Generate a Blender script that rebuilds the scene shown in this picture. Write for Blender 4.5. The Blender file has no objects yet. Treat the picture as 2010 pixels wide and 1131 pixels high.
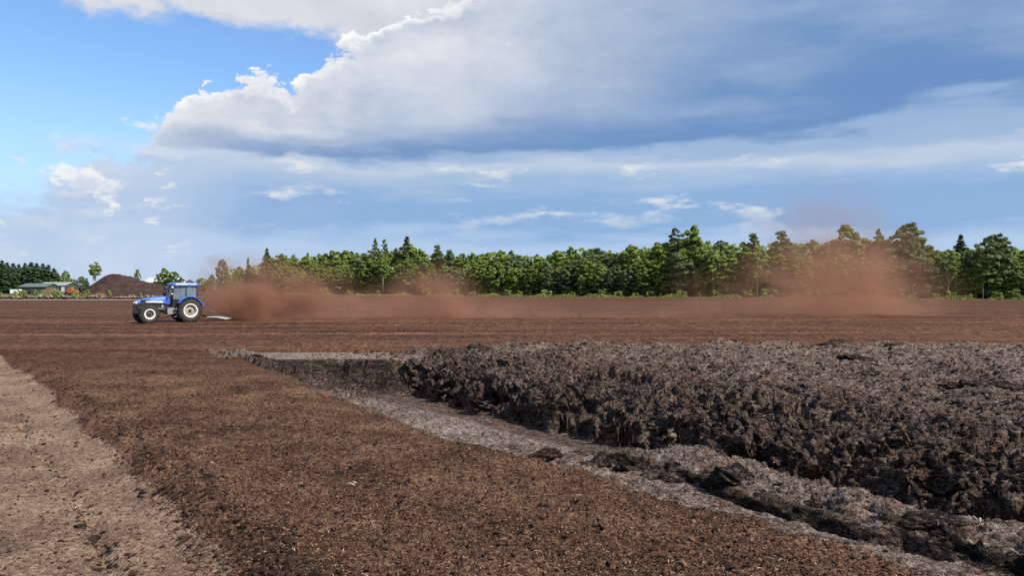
import bpy, math, random
import numpy as np
from mathutils import Vector, Matrix

R = math.radians
rng = np.random.default_rng(7)
random.seed(7)
scene = bpy.context.scene
C = scene.collection

# ------------------------------------------------------------------ camera, light, exposure
CAM_H = 2.6
FPX = 1500.0                                    # focal length in pixels of the 2010 px wide photograph
cam_d = bpy.data.cameras.new('camera')
cam = bpy.data.objects.new('camera', cam_d); C.objects.link(cam)
cam.location = (0, 0, CAM_H); cam.rotation_euler = (R(90), 0, 0)
cam_d.sensor_width = 36; cam_d.lens = 36 * FPX / 2010
cam_d.clip_start = 0.1; cam_d.clip_end = 9000
scene.camera = cam

SUN_EL = 45.0
SUN_H = Vector((0.87, -0.49)).normalized()      # horizontal direction towards the sun
sun_vec = Vector((SUN_H.x * math.cos(R(SUN_EL)), SUN_H.y * math.cos(R(SUN_EL)), math.sin(R(SUN_EL))))
sl = bpy.data.lights.new('sun', 'SUN'); sl.energy = 5.0; sl.angle = R(0.5); sl.color = (1.0, 0.95, 0.87)
sun = bpy.data.objects.new('sun', sl); C.objects.link(sun)
sun.rotation_euler = sun_vec.to_track_quat('Z', 'Y').to_euler(); sun.location = (0, 0, 60)

scene.view_settings.view_transform = 'Standard'
scene.view_settings.look = 'None'
EXPO = 0.4
scene.view_settings.exposure = EXPO
scene.view_settings.gamma = 1.0
scene.view_settings.use_curve_mapping = False
scene.cycles.use_denoising = True
scene.cycles.use_adaptive_sampling = True
scene.cycles.adaptive_threshold = 0.015
scene.cycles.max_bounces = 6
scene.cycles.diffuse_bounces = 3
scene.cycles.volume_bounces = 2
scene.cycles.transparent_max_bounces = 16
scene.cycles.volume_step_rate = 1.0
scene.cycles.volume_max_steps = 128


# ------------------------------------------------------------------ node expression helper
class E:
    """A float socket (or number) with arithmetic that builds Math nodes."""
    def __init__(s, nt, v): s.nt, s.v = nt, v
    def op(s, o, *args, clamp=False):
        n = s.nt.nodes.new('ShaderNodeMath'); n.operation = o; n.use_clamp = clamp
        for i, a in enumerate((s,) + args):
            a = a.v if isinstance(a, E) else a
            if isinstance(a, (int, float)): n.inputs[i].default_value = a
            else: s.nt.links.new(a, n.inputs[i])
        return E(s.nt, n.outputs[0])
    def __add__(s, b): return s.op('ADD', b)
    __radd__ = __add__
    def __sub__(s, b): return s.op('SUBTRACT', b)
    def __rsub__(s, b): return (s * -1) + b
    def __mul__(s, b): return s.op('MULTIPLY', b)
    __rmul__ = __mul__
    def __truediv__(s, b): return s.op('DIVIDE', b)
    def __neg__(s): return s * -1
    def clamp(s): return s.op('ADD', 0.0, clamp=True)
    def exp(s): return s.op('EXPONENT')
    def pow(s, b): return s.op('POWER', b)
    def abs(s): return s.op('ABSOLUTE')
    def max(s, b): return s.op('MAXIMUM', b)
    def min(s, b): return s.op('MINIMUM', b)
    def smooth(s, a, b, lo=0.0, hi=1.0):
        n = s.nt.nodes.new('ShaderNodeMapRange'); n.interpolation_type = 'SMOOTHSTEP'
        s.nt.links.new(s.v, n.inputs[0])
        for i, x in enumerate((a, b, lo, hi)): n.inputs[1 + i].default_value = x
        return E(s.nt, n.outputs[0])
    def curve(s, pts):
        """piecewise linear through (x, y) points (sum of clamped ramps)"""
        out = None
        x0, y0 = pts[0]
        acc = None
        for (xa, ya), (xb, yb) in zip(pts[:-1], pts[1:]):
            n = s.nt.nodes.new('ShaderNodeMapRange'); n.clamp = True
            s.nt.links.new(s.v, n.inputs[0])
            for i, x in enumerate((xa, xb, 0.0, yb - ya)): n.inputs[1 + i].default_value = x
            e = E(s.nt, n.outputs[0])
            acc = e if acc is None else acc + e
        return acc + y0


def vec(nt, x, y, z):
    n = nt.nodes.new('ShaderNodeCombineXYZ')
    for i, a in enumerate((x, y, z)):
        a = a.v if isinstance(a, E) else a
        if isinstance(a, (int, float)): n.inputs[i].default_value = a
        else: nt.links.new(a, n.inputs[i])
    return n.outputs[0]


def sep(nt, sock):
    n = nt.nodes.new('ShaderNodeSeparateXYZ'); nt.links.new(sock, n.inputs[0])
    return [E(nt, o) for o in n.outputs]


def noise(nt, v, scale, detail=4, rough=0.55, dist=0.0, col=False):
    n = nt.nodes.new('ShaderNodeTexNoise'); nt.links.new(v, n.inputs['Vector'])
    n.inputs['Scale'].default_value = scale; n.inputs['Detail'].default_value = detail
    n.inputs['Roughness'].default_value = rough; n.inputs['Distortion'].default_value = dist
    return n.outputs['Color'] if col else E(nt, n.outputs['Fac'])


def voro(nt, v, scale, detail=0.0, rough=0.5, smooth=None, feature='F1', rand=1.0):
    n = nt.nodes.new('ShaderNodeTexVoronoi')
    n.feature = 'SMOOTH_F1' if smooth else feature
    nt.links.new(v, n.inputs['Vector']); n.inputs['Scale'].default_value = scale
    n.inputs['Detail'].default_value = detail; n.inputs['Roughness'].default_value = rough
    n.inputs['Randomness'].default_value = rand
    if smooth: n.inputs['Smoothness'].default_value = smooth
    return E(nt, n.outputs['Distance'])


def mixc(nt, f, a, b, mode='MIX'):
    n = nt.nodes.new('ShaderNodeMix'); n.data_type = 'RGBA'; n.blend_type = mode
    f = f.v if isinstance(f, E) else f
    if isinstance(f, (int, float)): n.inputs[0].default_value = f
    else: nt.links.new(f, n.inputs[0])
    for i, c in ((6, a), (7, b)):
        if isinstance(c, (tuple, list)): n.inputs[i].default_value = (*c[:3], 1)
        else: nt.links.new(c, n.inputs[i])
    return n.outputs[2]


def ramp(nt, f, stops):
    n = nt.nodes.new('ShaderNodeValToRGB')
    el = n.color_ramp.elements
    while len(el) < len(stops): el.new(0.5)
    for e, (p, c) in zip(el, stops): e.position = p; e.color = (*c, 1)
    nt.links.new(f.v, n.inputs[0])
    return n.outputs[0]


def lin(r, g, b):
    f = lambda c: c / 12.92 if c <= 0.04045 else ((c + 0.055) / 1.055) ** 2.4
    return (f(r / 255), f(g / 255), f(b / 255))


# ------------------------------------------------------------------ world: physical sky with broken cloud
def build_world():
    w = bpy.data.worlds.new('World'); scene.world = w; w.use_nodes = True
    nt = w.node_tree; nt.nodes.clear()
    out = nt.nodes.new('ShaderNodeOutputWorld'); bg = nt.nodes.new('ShaderNodeBackground')
    nt.links.new(bg.outputs[0], out.inputs[0])
    STR = 0.14
    bg.inputs[1].default_value = STR
    sky = nt.nodes.new('ShaderNodeTexSky'); sky.sky_type = 'NISHITA'; sky.sun_disc = False
    sky.sun_elevation = R(SUN_EL); sky.sun_rotation = math.atan2(SUN_H.x, SUN_H.y)
    sky.altitude = 60; sky.air_density = 1.0; sky.dust_density = 0.3; sky.ozone_density = 3.0
    tc = nt.nodes.new('ShaderNodeTexCoord')
    D = tc.outputs['Generated']
    x, y, z = sep(nt, D)
    az = x.op('ARCTAN2', y) * 57.2958
    el = z.op('ARCSINE') * 57.2958
    flat = vec(nt, x, y, z * 1.6)                       # billowing cumulus
    strat = vec(nt, x, y, z * 6.0)                      # layered cloud
    up = vec(nt, x + 0.010, y, z * 1.6 + 0.022)         # the same cloud a little nearer to the sun
    def puff(v):
        n = nt.nodes.new('ShaderNodeTexNoise'); n.noise_type = 'FBM'; n.normalize = False
        nt.links.new(v, n.inputs['Vector']); n.inputs['Scale'].default_value = 8.0; n.inputs['Detail'].default_value = 1.0
        n2 = nt.nodes.new('ShaderNodeTexNoise'); n2.normalize = False
        nt.links.new(v, n2.inputs['Vector']); n2.inputs['Scale'].default_value = 21.0; n2.inputs['Detail'].default_value = 4.0; n2.inputs['Roughness'].default_value = 0.6
        return E(nt, n.outputs['Fac']).abs() * 0.9 + E(nt, n2.outputs['Fac']).abs() * 0.45 + 0.22
    p0 = puff(flat); p1 = puff(up)
    big = noise(nt, flat, 3.0, 5, 0.55)
    lay = noise(nt, strat, 4.0, 5, 0.5)
    fine = noise(nt, strat, 14.0, 6, 0.6)
    K = lambda c: tuple(v / (STR * 2 ** EXPO) for v in lin(*c))
    soft = noise(nt, flat, 5.5, 6, 0.56)
    softu = noise(nt, vec(nt, x + 0.02, y, z * 1.6 + 0.05), 5.5, 6, 0.56)
    wisp = noise(nt, vec(nt, x, y, z * 3.0), 26.0, 5, 0.62)
    lit2 = ((soft - softu) * 2.6 + (wisp - 0.5) * 0.35 + 0.5).clamp()
    # blue sky, paling into haze low down
    base = mixc(nt, 1.0, sky.outputs[0], (0.80, 0.92, 1.04), 'MULTIPLY')
    col = mixc(nt, el.smooth(15.0, 1.0) * 0.78, base, K((184, 211, 243)))
    # 1. high pale cloud sheet crossing the top of the view
    d1 = el + (big - 0.5) * 4.0 + (wisp - 0.5) * 1.6 + (p0 - 0.45) * 1.6 - az.curve([(-60, 25), (-34, 20.6), (-29, 17.9), (-20, 18.0), (-12, 17.5), (0, 17), (60, 24)])
    m1 = d1.smooth(-0.5, 1.1) * el.smooth(60, 30)
    c1 = mixc(nt, lit2, K((203, 208, 220)), K((228, 230, 235)))
    col = mixc(nt, m1, col, c1)
    # 2. the large cumulus bank rising to the right
    edge = az.curve([(-75, 3), (-46, 4.0), (-36, 5.0), (-33.8, 6.0), (-29.6, 8.4), (-26.5, 8.9), (-23.8, 11.0), (-22, 12.9), (-18, 14.8), (-16, 14.2), (-13.7, 16.4), (-10, 17.8), (-6.6, 20.2), (10, 28), (60, 34), (110, 20)])
    d2 = edge - el + (p0 - 0.46) * 4.2 + (wisp - 0.5) * 0.9
    soften = az.smooth(-22, -31)
    m2 = (d2 / (soften * 2.6 + 0.38)).smooth(-0.2, 1.0)
    depth = d2 + (big - 0.5) * 3.0
    lit = ((p0 - p1) * 2.0 + (wisp - 0.5) * 0.3 + 0.55).clamp()
    rim = mixc(nt, lit, K((212, 219, 230)), K((254, 254, 253)))
    flank = mixc(nt, lit2, K((180, 193, 213)), K((234, 237, 241)))
    heart_f = ((az + (soft - 0.5) * 34.0 + (lay - 0.5) * 14.0 - (el - 13.5) * 1.35).smooth(-13, 15))
    heart = mixc(nt, (lay * 0.7 + soft * 0.5 + (wisp - 0.5) * 0.12).smooth(0.42, 0.78), K((110, 147, 196)), K((150, 174, 210)))
    body = mixc(nt, depth.smooth(0.3, 2.2), rim, flank)
    body = mixc(nt, heart_f, body, heart)
    # flat dark base of the bank
    bl = az.curve([(-60, 6), (-33, 7.5), (-24, 9.3), (0, 10.0), (12, 10.3), (26, 11.2), (34, 11.6), (60, 12)])
    h = el - bl + (lay - 0.5) * 5.0 + (soft - 0.5) * 2.5 + (fine - 0.5) * 1.2
    body = mixc(nt, h.smooth(3.2, 0.1) * (az + (soft - 0.5) * 12).smooth(-30, -14) * 0.9, body, K((109, 147, 197)))
    # below the base: lighter layered air with streaks
    under = ramp(nt, (el + (lay - 0.5) * 4.5 + (fine - 0.5) * 1.6 + (soft - 0.5) * 1.5).op('DIVIDE', 12.0, clamp=True),
                 [(0.0, K((188, 210, 237))), (0.27, K((178, 203, 234))), (0.37, K((144, 179, 221))), (0.54, K((143, 178, 220))),
                  (0.66, K((174, 196, 224))), (0.74, K((192, 207, 227))), (0.80, K((164, 188, 220))), (1.0, K((142, 172, 213)))])
    leftpale = mixc(nt, (az + (soft - 0.5) * 30).smooth(-12, -29) * 0.7, under, mixc(nt, lit2, K((183, 204, 233)), K((214, 224, 240))))
    body = mixc(nt, h.smooth(0.5, -0.5), body, leftpale)
    col = mixc(nt, m2, col, body)
    # 3. bright cumulus scraps and streaks in the low layer
    s = noise(nt, vec(nt, x + 3.1, y, z * 3.4), 8.0, 6, 0.6)
    band = el.smooth(10.5, 8.8) * el.smooth(3.0, 6.5)
    m3 = (s + az.smooth(-8, -34) * 0.07).smooth(0.56, 0.68) * band
    col = mixc(nt, m3 * 0.72, col, mixc(nt, lit, K((206, 217, 232)), K((238, 240, 240))))
    # small bright cumulus puffs low on the left
    s5 = noise(nt, vec(nt, x + 1.3, y, z * 1.9), 13.0, 6, 0.58) + (p0 - 0.45) * 0.18
    m5 = s5.smooth(0.555, 0.63) * az.smooth(-20, -27) * el.smooth(9.6, 8.0) * el.smooth(1.5, 3.5)
    col = mixc(nt, m5 * 0.8, col, mixc(nt, lit, K((212, 221, 236)), K((248, 248, 247))))
    # 4. a few grey scraps in the blue
    m4 = noise(nt, vec(nt, x, y + 7, z * 1.8), 16.0, 3, 0.5).smooth(0.64, 0.76) * el.smooth(8, 10) * 0.45
    col = mixc(nt, m4 * (1.0 - m2), col, K((150, 180, 222)))
    nt.links.new(col, bg.inputs[0])
    w.cycles.sampling_method = 'MANUAL'; w.cycles.sample_map_resolution = 512


build_world()


# ------------------------------------------------------------------ helpers: tags, meshes
def tag(o, label=None, cat=None, group=None, kind=None):
    if label: o['label'] = label
    if cat: o['category'] = cat
    if group: o['group'] = group
    if kind: o['kind'] = kind
    return o


def link(name, me, mat=None, parent=None):
    o = bpy.data.objects.new(name, me); C.objects.link(o)
    if mat and me is not None: me.materials.append(mat)
    if parent: o.parent = parent
    return o


def empty(name, loc=(0, 0, 0), rz=0.0):
    o = bpy.data.objects.new(name, None); C.objects.link(o)
    o.location = loc; o.rotation_euler = (0, 0, rz); o.empty_display_size = 0.3
    return o


def copy_tree(o, parent=None):
    c = o.copy(); C.objects.link(c); c.parent = parent
    for ch in o.children:
        copy_tree(ch, c)
    return c


def np_mesh(name, V, F, smooth=False, attrs=None):
    V = np.asarray(V, np.float32); F = np.asarray(F, np.int32)
    me = bpy.data.meshes.new(name)
    k = F.shape[1]
    me.vertices.add(len(V)); me.vertices.foreach_set('co', V.ravel())
    me.loops.add(F.size); me.loops.foreach_set('vertex_index', F.ravel())
    me.polygons.add(len(F))
    me.polygons.foreach_set('loop_start', np.arange(0, F.size, k, dtype=np.int32))
    me.polygons.foreach_set('loop_total', np.full(len(F), k, np.int32))
    me.polygons.foreach_set('use_smooth', np.full(len(F), bool(smooth)))
    for an, av in (attrs or {}).items():
        a = me.attributes.new(an, 'FLOAT', 'POINT'); a.data.foreach_set('value', np.asarray(av, np.float32))
    me.update(calc_edges=True)
    return me


class MB:
    """collects primitive shapes into one mesh"""
    def __init__(s): s.v, s.f, s.sm = [], [], []
    def add(s, vs, fs, smooth=False, M=None):
        b = len(s.v)
        s.v += [tuple(M @ Vector(p)) if M else tuple(p) for p in vs]
        s.f += [tuple(b + i for i in f) for f in fs]; s.sm += [smooth] * len(fs)
        return s
    def box(s, x0, x1, y0, y1, z0, z1, M=None, bev=0.0):
        if bev <= 0:
            vs = [(x, y, z) for x in (x0, x1) for y in (y0, y1) for z in (z0, z1)]
            return s.add(vs, [(0, 1, 3, 2), (4, 6, 7, 5), (0, 4, 5, 1), (2, 3, 7, 6), (0, 2, 6, 4), (1, 5, 7, 3)], M=M)
        prof = [(x0, z0 + bev), (x0, z1 - bev), (x0 + bev, z1), (x1 - bev, z1), (x1, z1 - bev), (x1, z0 + bev), (x1 - bev, z0), (x0 + bev, z0)]
        return s.prism(prof, y0, y1, M=M)
    def prism(s, prof, y0, y1, M=None, smooth=False):
        n = len(prof)
        vs = [(p[0], y0, p[1]) for p in prof] + [(p[0], y1, p[1]) for p in prof]
        fs = [(i, (i + 1) % n, n + (i + 1) % n, n + i) for i in range(n)]
        s.add(vs, fs, smooth, M); b = len(s.v) - 2 * n
        s.f += [tuple(b + i for i in range(n))[::-1], tuple(b + n + i for i in range(n))]; s.sm += [False] * 2
        return s
    def lathe(s, prof, seg=24, M=None, smooth=True, closed=False):
        """prof: (axial y, radius) spun round the Y axis"""
        n = len(prof); vs = []
        for k in range(seg):
            a = 2 * math.pi * k / seg
            vs += [(r * math.cos(a), y, r * math.sin(a)) for y, r in prof]
        fs = []
        for k in range(seg):
            k2 = (k + 1) % seg
            for i in range(n if closed else n - 1):
                j = (i + 1) % n
                fs.append((k * n + i, k * n + j, k2 * n + j, k2 * n + i))
        return s.add(vs, fs, smooth, M)
    def tube(s, pts, rad, seg=8, smooth=True, cap=True):
        pts = [Vector(p) for p in pts]
        rads = rad if isinstance(rad, (list, tuple)) else [rad] * len(pts)
        b = len(s.v); prev = None
        for i, p in enumerate(pts):
            d = (pts[min(i + 1, len(pts) - 1)] - pts[max(i - 1, 0)]).normalized()
            u = d.cross(Vector((0, 0, 1)) if abs(d.z) < 0.9 else Vector((1, 0, 0))).normalized()
            if prev is not None and u.dot(prev) < 0: u = -u
            prev = u; w = d.cross(u)
            for k in range(seg):
                a = 2 * math.pi * k / seg
                s.v.append(tuple(p + (u * math.cos(a) + w * math.sin(a)) * rads[i]))
        for i in range(len(pts) - 1):
            for k in range(seg):
                k2 = (k + 1) % seg
                s.f.append((b + i * seg + k, b + i * seg + k2, b + (i + 1) * seg + k2, b + (i + 1) * seg + k)); s.sm.append(smooth)
        if cap:
            e = b + (len(pts) - 1) * seg
            s.f += [tuple(b + k for k in range(seg))[::-1], tuple(e + k for k in range(seg))]; s.sm += [False] * 2
        return s
    def build(s, name, mat=None, parent=None):
        me = bpy.data.meshes.new(name)
        me.from_pydata(s.v, [], s.f); me.polygons.foreach_set('use_smooth', s.sm); me.update()
        return link(name, me, mat, parent)


def fix_normals(me):
    import bmesh
    bm = bmesh.new(); bm.from_mesh(me); bmesh.ops.recalc_face_normals(bm, faces=bm.faces); bm.to_mesh(me); bm.free()


# ------------------------------------------------------------------ numpy gradient noise
def _h(ix, iy, seed):
    h = (ix.astype(np.uint32) * np.uint32(374761393) + iy.astype(np.uint32) * np.uint32(668265263) + np.uint32((seed * 974634777) & 0xffffffff))
    h = (h ^ (h >> np.uint32(13))) * np.uint32(1274126177)
    return (h ^ (h >> np.uint32(16)))


_GA = np.linspace(0, 2 * np.pi, 256, endpoint=False)
_GX, _GY = np.cos(_GA).astype(np.float32), np.sin(_GA).astype(np.float32)


def perlin(x, y, seed=0):
    xf = np.floor(x); yf = np.floor(y)
    ix = xf.astype(np.int64); iy = yf.astype(np.int64)
    fx = (x - xf).astype(np.float32); fy = (y - yf).astype(np.float32)
    u = fx * fx * fx * (fx * (fx * 6 - 15) + 10); v = fy * fy * fy * (fy * (fy * 6 - 15) + 10)
    def g(dx, dy):
        k = (_h(ix + dx, iy + dy, seed) & np.uint32(255)).astype(np.int32)
        return _GX[k] * (fx - dx) + _GY[k] * (fy - dy)
    a = g(0, 0); b = g(1, 0); c = g(0, 1); d = g(1, 1)
    return ((a + u * (b - a)) * (1 - v) + (c + u * (d - c)) * v) * 1.5


def fbm(x, y, seed=0, octv=4, gain=0.5, ridged=False):
    out = np.zeros_like(x, dtype=np.float32); amp = 1.0
    for o in range(octv):
        p = perlin(x * 2.03 ** o + 17.3 * o, y * 2.03 ** o - 9.1 * o, seed + o)
        out += amp * ((0.5 - np.abs(p)) if ridged else p); amp *= gain
    return out


def worley(x, y, seed=0):
    """returns F1, F2 - F1 and a random value per cell"""
    xi = np.floor(x).astype(np.int64); yi = np.floor(y).astype(np.int64)
    f1 = np.full(x.shape, 9.0, np.float32); f2 = f1.copy(); rv = np.zeros(x.shape, np.float32)
    for dx in (-1, 0, 1):
        for dy in (-1, 0, 1):
            h = _h(xi + dx, yi + dy, seed)
            px = xi + dx + (h & np.uint32(1023)).astype(np.float32) / 1023; py = yi + dy + ((h >> np.uint32(10)) & np.uint32(1023)).astype(np.float32) / 1023
            d = np.hypot(px - x, py - y).astype(np.float32)
            r = ((h >> np.uint32(20)) & np.uint32(1023)).astype(np.float32) / 1023
            c = d < f1
            f2 = np.where(c, f1, np.minimum(f2, d)); rv = np.where(c, r, rv); f1 = np.where(c, d, f1)
    return f1, f2 - f1, rv


def sstep(x, a, b):
    t = np.clip((x - a) / (b - a), 0, 1); return t * t * (3 - 2 * t)


# ------------------------------------------------------------------ materials
MATS = {}


def mat(name):
    m = bpy.data.materials.new(name); m.use_nodes = True
    nt = m.node_tree; p = nt.nodes['Principled BSDF']
    MATS[name] = m
    return m, nt, p


def plain(name, c, rough=0.6, metal=0.0, var=0.12, scale=6.0, coat=0.0, spec=0.5, dusty=0.0):
    m, nt, p = mat(name)
    tc = nt.nodes.new('ShaderNodeTexCoord')
    n = noise(nt, tc.outputs['Object'], scale, 5, 0.6)
    dk = tuple(v * (1 - var) for v in c); lt = tuple(min(1, v * (1 + var)) for v in c)
    col = mixc(nt, n.smooth(0.3, 0.7), dk, lt)
    if dusty: col = mixc(nt, noise(nt, tc.outputs['Object'], 2.3, 6, 0.7).smooth(0.35, 0.75) * dusty, col, (0.17, 0.10, 0.068))
    nt.links.new(col, p.inputs['Base Color'])
    nt.links.new((n * 0.25 + (rough - 0.12)).v, p.inputs['Roughness'])
    p.inputs['Metallic'].default_value = metal; p.inputs['Coat Weight'].default_value = coat
    p.inputs['Specular IOR Level'].default_value = spec
    return m


def bump(nt, p, h, strength, dist):
    b = nt.nodes.new('ShaderNodeBump'); b.inputs['Strength'].default_value = strength; b.inputs['Distance'].default_value = dist
    nt.links.new(h.v, b.inputs['Height']); nt.links.new(b.outputs[0], p.inputs['Normal'])


def peat_field():
    """milled peat of the open field; harrow lines run across the view, colour in broad moist and dry streaks"""
    m, nt, p = mat('milled peat far')
    g = nt.nodes.new('ShaderNodeNewGeometry'); P = g.outputs['Position']
    c, h = field_colour(nt, P)
    nt.links.new(c, p.inputs['Base Color']); p.inputs['Roughness'].default_value = 0.95; p.inputs['Specular IOR Level'].default_value = 0.1
    bump(nt, p, h, 1.0, 0.16)
    return m


def field_colour(nt, P):
    x, y, z = sep(nt, P)
    rx = x + y * 0.03; ry = y - x * 0.03
    warp = noise(nt, vec(nt, rx * 0.03, ry * 0.05, 7.0), 1.0, 2, 0.5)
    st = noise(nt, vec(nt, rx * 0.016, ry * 0.34 + warp * 2.0, 0.0), 1.0, 5, 0.66)
    st2 = noise(nt, vec(nt, rx * 0.09, ry * 1.25 + warp * 3.0, 3.0), 1.0, 4, 0.65)
    cl = noise(nt, vec(nt, x * 2.2, y * 0.8, z), 1.0, 5, 0.72)
    cl2 = noise(nt, vec(nt, x * 8.0, y * 2.0, z), 1.0, 3, 0.75)
    f = (st * 0.72 + st2 * 0.44 + cl * 0.75 + cl2 * 0.95 - 0.94).clamp()
    c = ramp(nt, f, [(0.18, (0.0130, 0.0068, 0.0042)), (0.42, (0.064, 0.0285, 0.0155)), (0.60, (0.122, 0.058, 0.033)), (0.85, (0.250, 0.138, 0.082))])
    return c, st2 * 0.8 + cl * 0.9 + cl2 * 0.5


def peat_near():
    """loose milled peat: dark crumbs with pale fibres; pale packed peat where 'path' is 1"""
    m, nt, p = mat('milled peat near')
    g = nt.nodes.new('ShaderNodeNewGeometry'); P = g.outputs['Position']
    a = nt.nodes.new('ShaderNodeAttribute'); a.attribute_name = 'path'; pa = E(nt, a.outputs['Fac'])
    x, y, z = sep(nt, P)
    n1 = noise(nt, P, 0.7, 6, 0.66)
    n2 = noise(nt, P, 13.0, 6, 0.75, 0.4)
    n3 = noise(nt, P, 46.0, 4, 0.7, 0.8)
    fib = noise(nt, vec(nt, x * 0.6, y * 1.0, z), 40.0, 3, 0.65, 2.0)
    f = (n2 * 1.35 + n3 * 1.45 + n1 * 0.85 - 1.36).clamp()
    c = ramp(nt, f, [(0.20, (0.0080, 0.0050, 0.0034)), (0.35, (0.050, 0.0250, 0.0152)), (0.51, (0.132, 0.069, 0.042)), (0.74, (0.30, 0.170, 0.106))])
    c = mixc(nt, fib.smooth(0.60, 0.70) * 0.75, c, (0.40, 0.245, 0.140))
    cp = ramp(nt, f, [(0.08, (0.028, 0.0175, 0.0115)), (0.28, (0.128, 0.079, 0.054)), (0.48, (0.226, 0.147, 0.099)), (0.74, (0.48, 0.325, 0.225))])
    cp = mixc(nt, fib.smooth(0.60, 0.69) * 0.8, cp, (0.55, 0.40, 0.26))
    e = (pa + (n2 - 0.5) * 0.9 + (n3 - 0.5) * 0.5).smooth(0.35, 0.65)
    fc, _ = field_colour(nt, P)
    c = mixc(nt, (y + (n1 - 0.5) * 9.0).smooth(20.0, 31.0), c, fc)
    nt.links.new(mixc(nt, e, c, cp), p.inputs['Base Color'])
    p.inputs['Roughness'].default_value = 0.95; p.inputs['Specular IOR Level'].default_value = 0.12
    bump(nt, p, n2 * (1.0 - e * 0.4) + n3 * 0.6, 1.0, 0.075)
    return m


def peat_cut():
    """cut and weathered bog: nearly black fresh peat, dry crust and pale dusty silt where 'dry' is high"""
    m, nt, p = mat('cut peat')
    g = nt.nodes.new('ShaderNodeNewGeometry'); P = g.outputs['Position']
    a = nt.nodes.new('ShaderNodeAttribute'); a.attribute_name = 'dry'; dr = E(nt, a.outputs['Fac'])
    x, y, z = sep(nt, P)
    S = vec(nt, x, y, z * 2.2)
    n0 = noise(nt, P, 0.9, 4, 0.6)
    n1 = noise(nt, S, 4.0, 7, 0.7, 0.5)
    n2 = noise(nt, S, 12.0, 6, 0.74, 0.8)
    n3 = noise(nt, P, 50.0, 3, 0.65)
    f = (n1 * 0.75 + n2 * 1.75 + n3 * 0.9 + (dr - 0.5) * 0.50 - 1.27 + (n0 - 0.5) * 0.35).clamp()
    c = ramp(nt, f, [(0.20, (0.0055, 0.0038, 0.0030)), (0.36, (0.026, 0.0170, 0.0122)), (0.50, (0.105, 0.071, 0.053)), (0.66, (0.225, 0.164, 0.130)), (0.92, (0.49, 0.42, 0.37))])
    warm = noise(nt, P, 2.3, 4, 0.6).smooth(0.5, 0.72)
    c = mixc(nt, warm * 0.55, c, mixc(nt, 1.0, c, (1.25, 0.80, 0.62), 'MULTIPLY'))
    nt.links.new(c, p.inputs['Base Color'])
    p.inputs['Roughness'].default_value = 0.9; p.inputs['Specular IOR Level'].default_value = 0.15
    bump(nt, p, n1 * 0.8 + n2 * 0.9 + n3 * 0.35, 1.0, 0.12)
    return m


M_field = peat_field(); M_near = peat_near(); M_cut = peat_cut()


def crumb_mat(name, stops, rough=0.95):
    m, nt, p = mat(name)
    a = nt.nodes.new('ShaderNodeAttribute'); a.attribute_name = 'tint'
    g = nt.nodes.new('ShaderNodeNewGeometry')
    f = (E(nt, a.outputs['Fac']) + (noise(nt, g.outputs['Position'], 30.0, 4, 0.65) - 0.5) * 0.7).clamp()
    nt.links.new(ramp(nt, f, stops), p.inputs['Base Color'])
    p.inputs['Roughness'].default_value = rough; p.inputs['Specular IOR Level'].default_value = 0.15
    return m


M_crumb = crumb_mat('peat crumb', [(0.0, (0.012, 0.008, 0.006)), (0.5, (0.060, 0.032, 0.021)), (1.0, (0.21, 0.115, 0.072))])
M_clod = crumb_mat('peat clod', [(0.0, (0.009, 0.007, 0.006)), (0.5, (0.045, 0.030, 0.022)), (1.0, (0.19, 0.136, 0.104))])
M_fibre = crumb_mat('peat fibre', [(0.0, (0.12, 0.068, 0.042)), (0.5, (0.26, 0.155, 0.10)), (1.0, (0.52, 0.40, 0.29))])

# ------------------------------------------------------------------ terrain frame along the trench
TN = np.array([math.cos(R(34)), math.sin(R(34))])      # across the trench, away from the camera
TT = np.array([math.sin(R(34)), -math.cos(R(34))])     # along the trench, towards the camera


def to_n(x, y): return x * TN[0] + y * TN[1]
def to_s(x, y): return x * TT[0] + y * TT[1]


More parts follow.
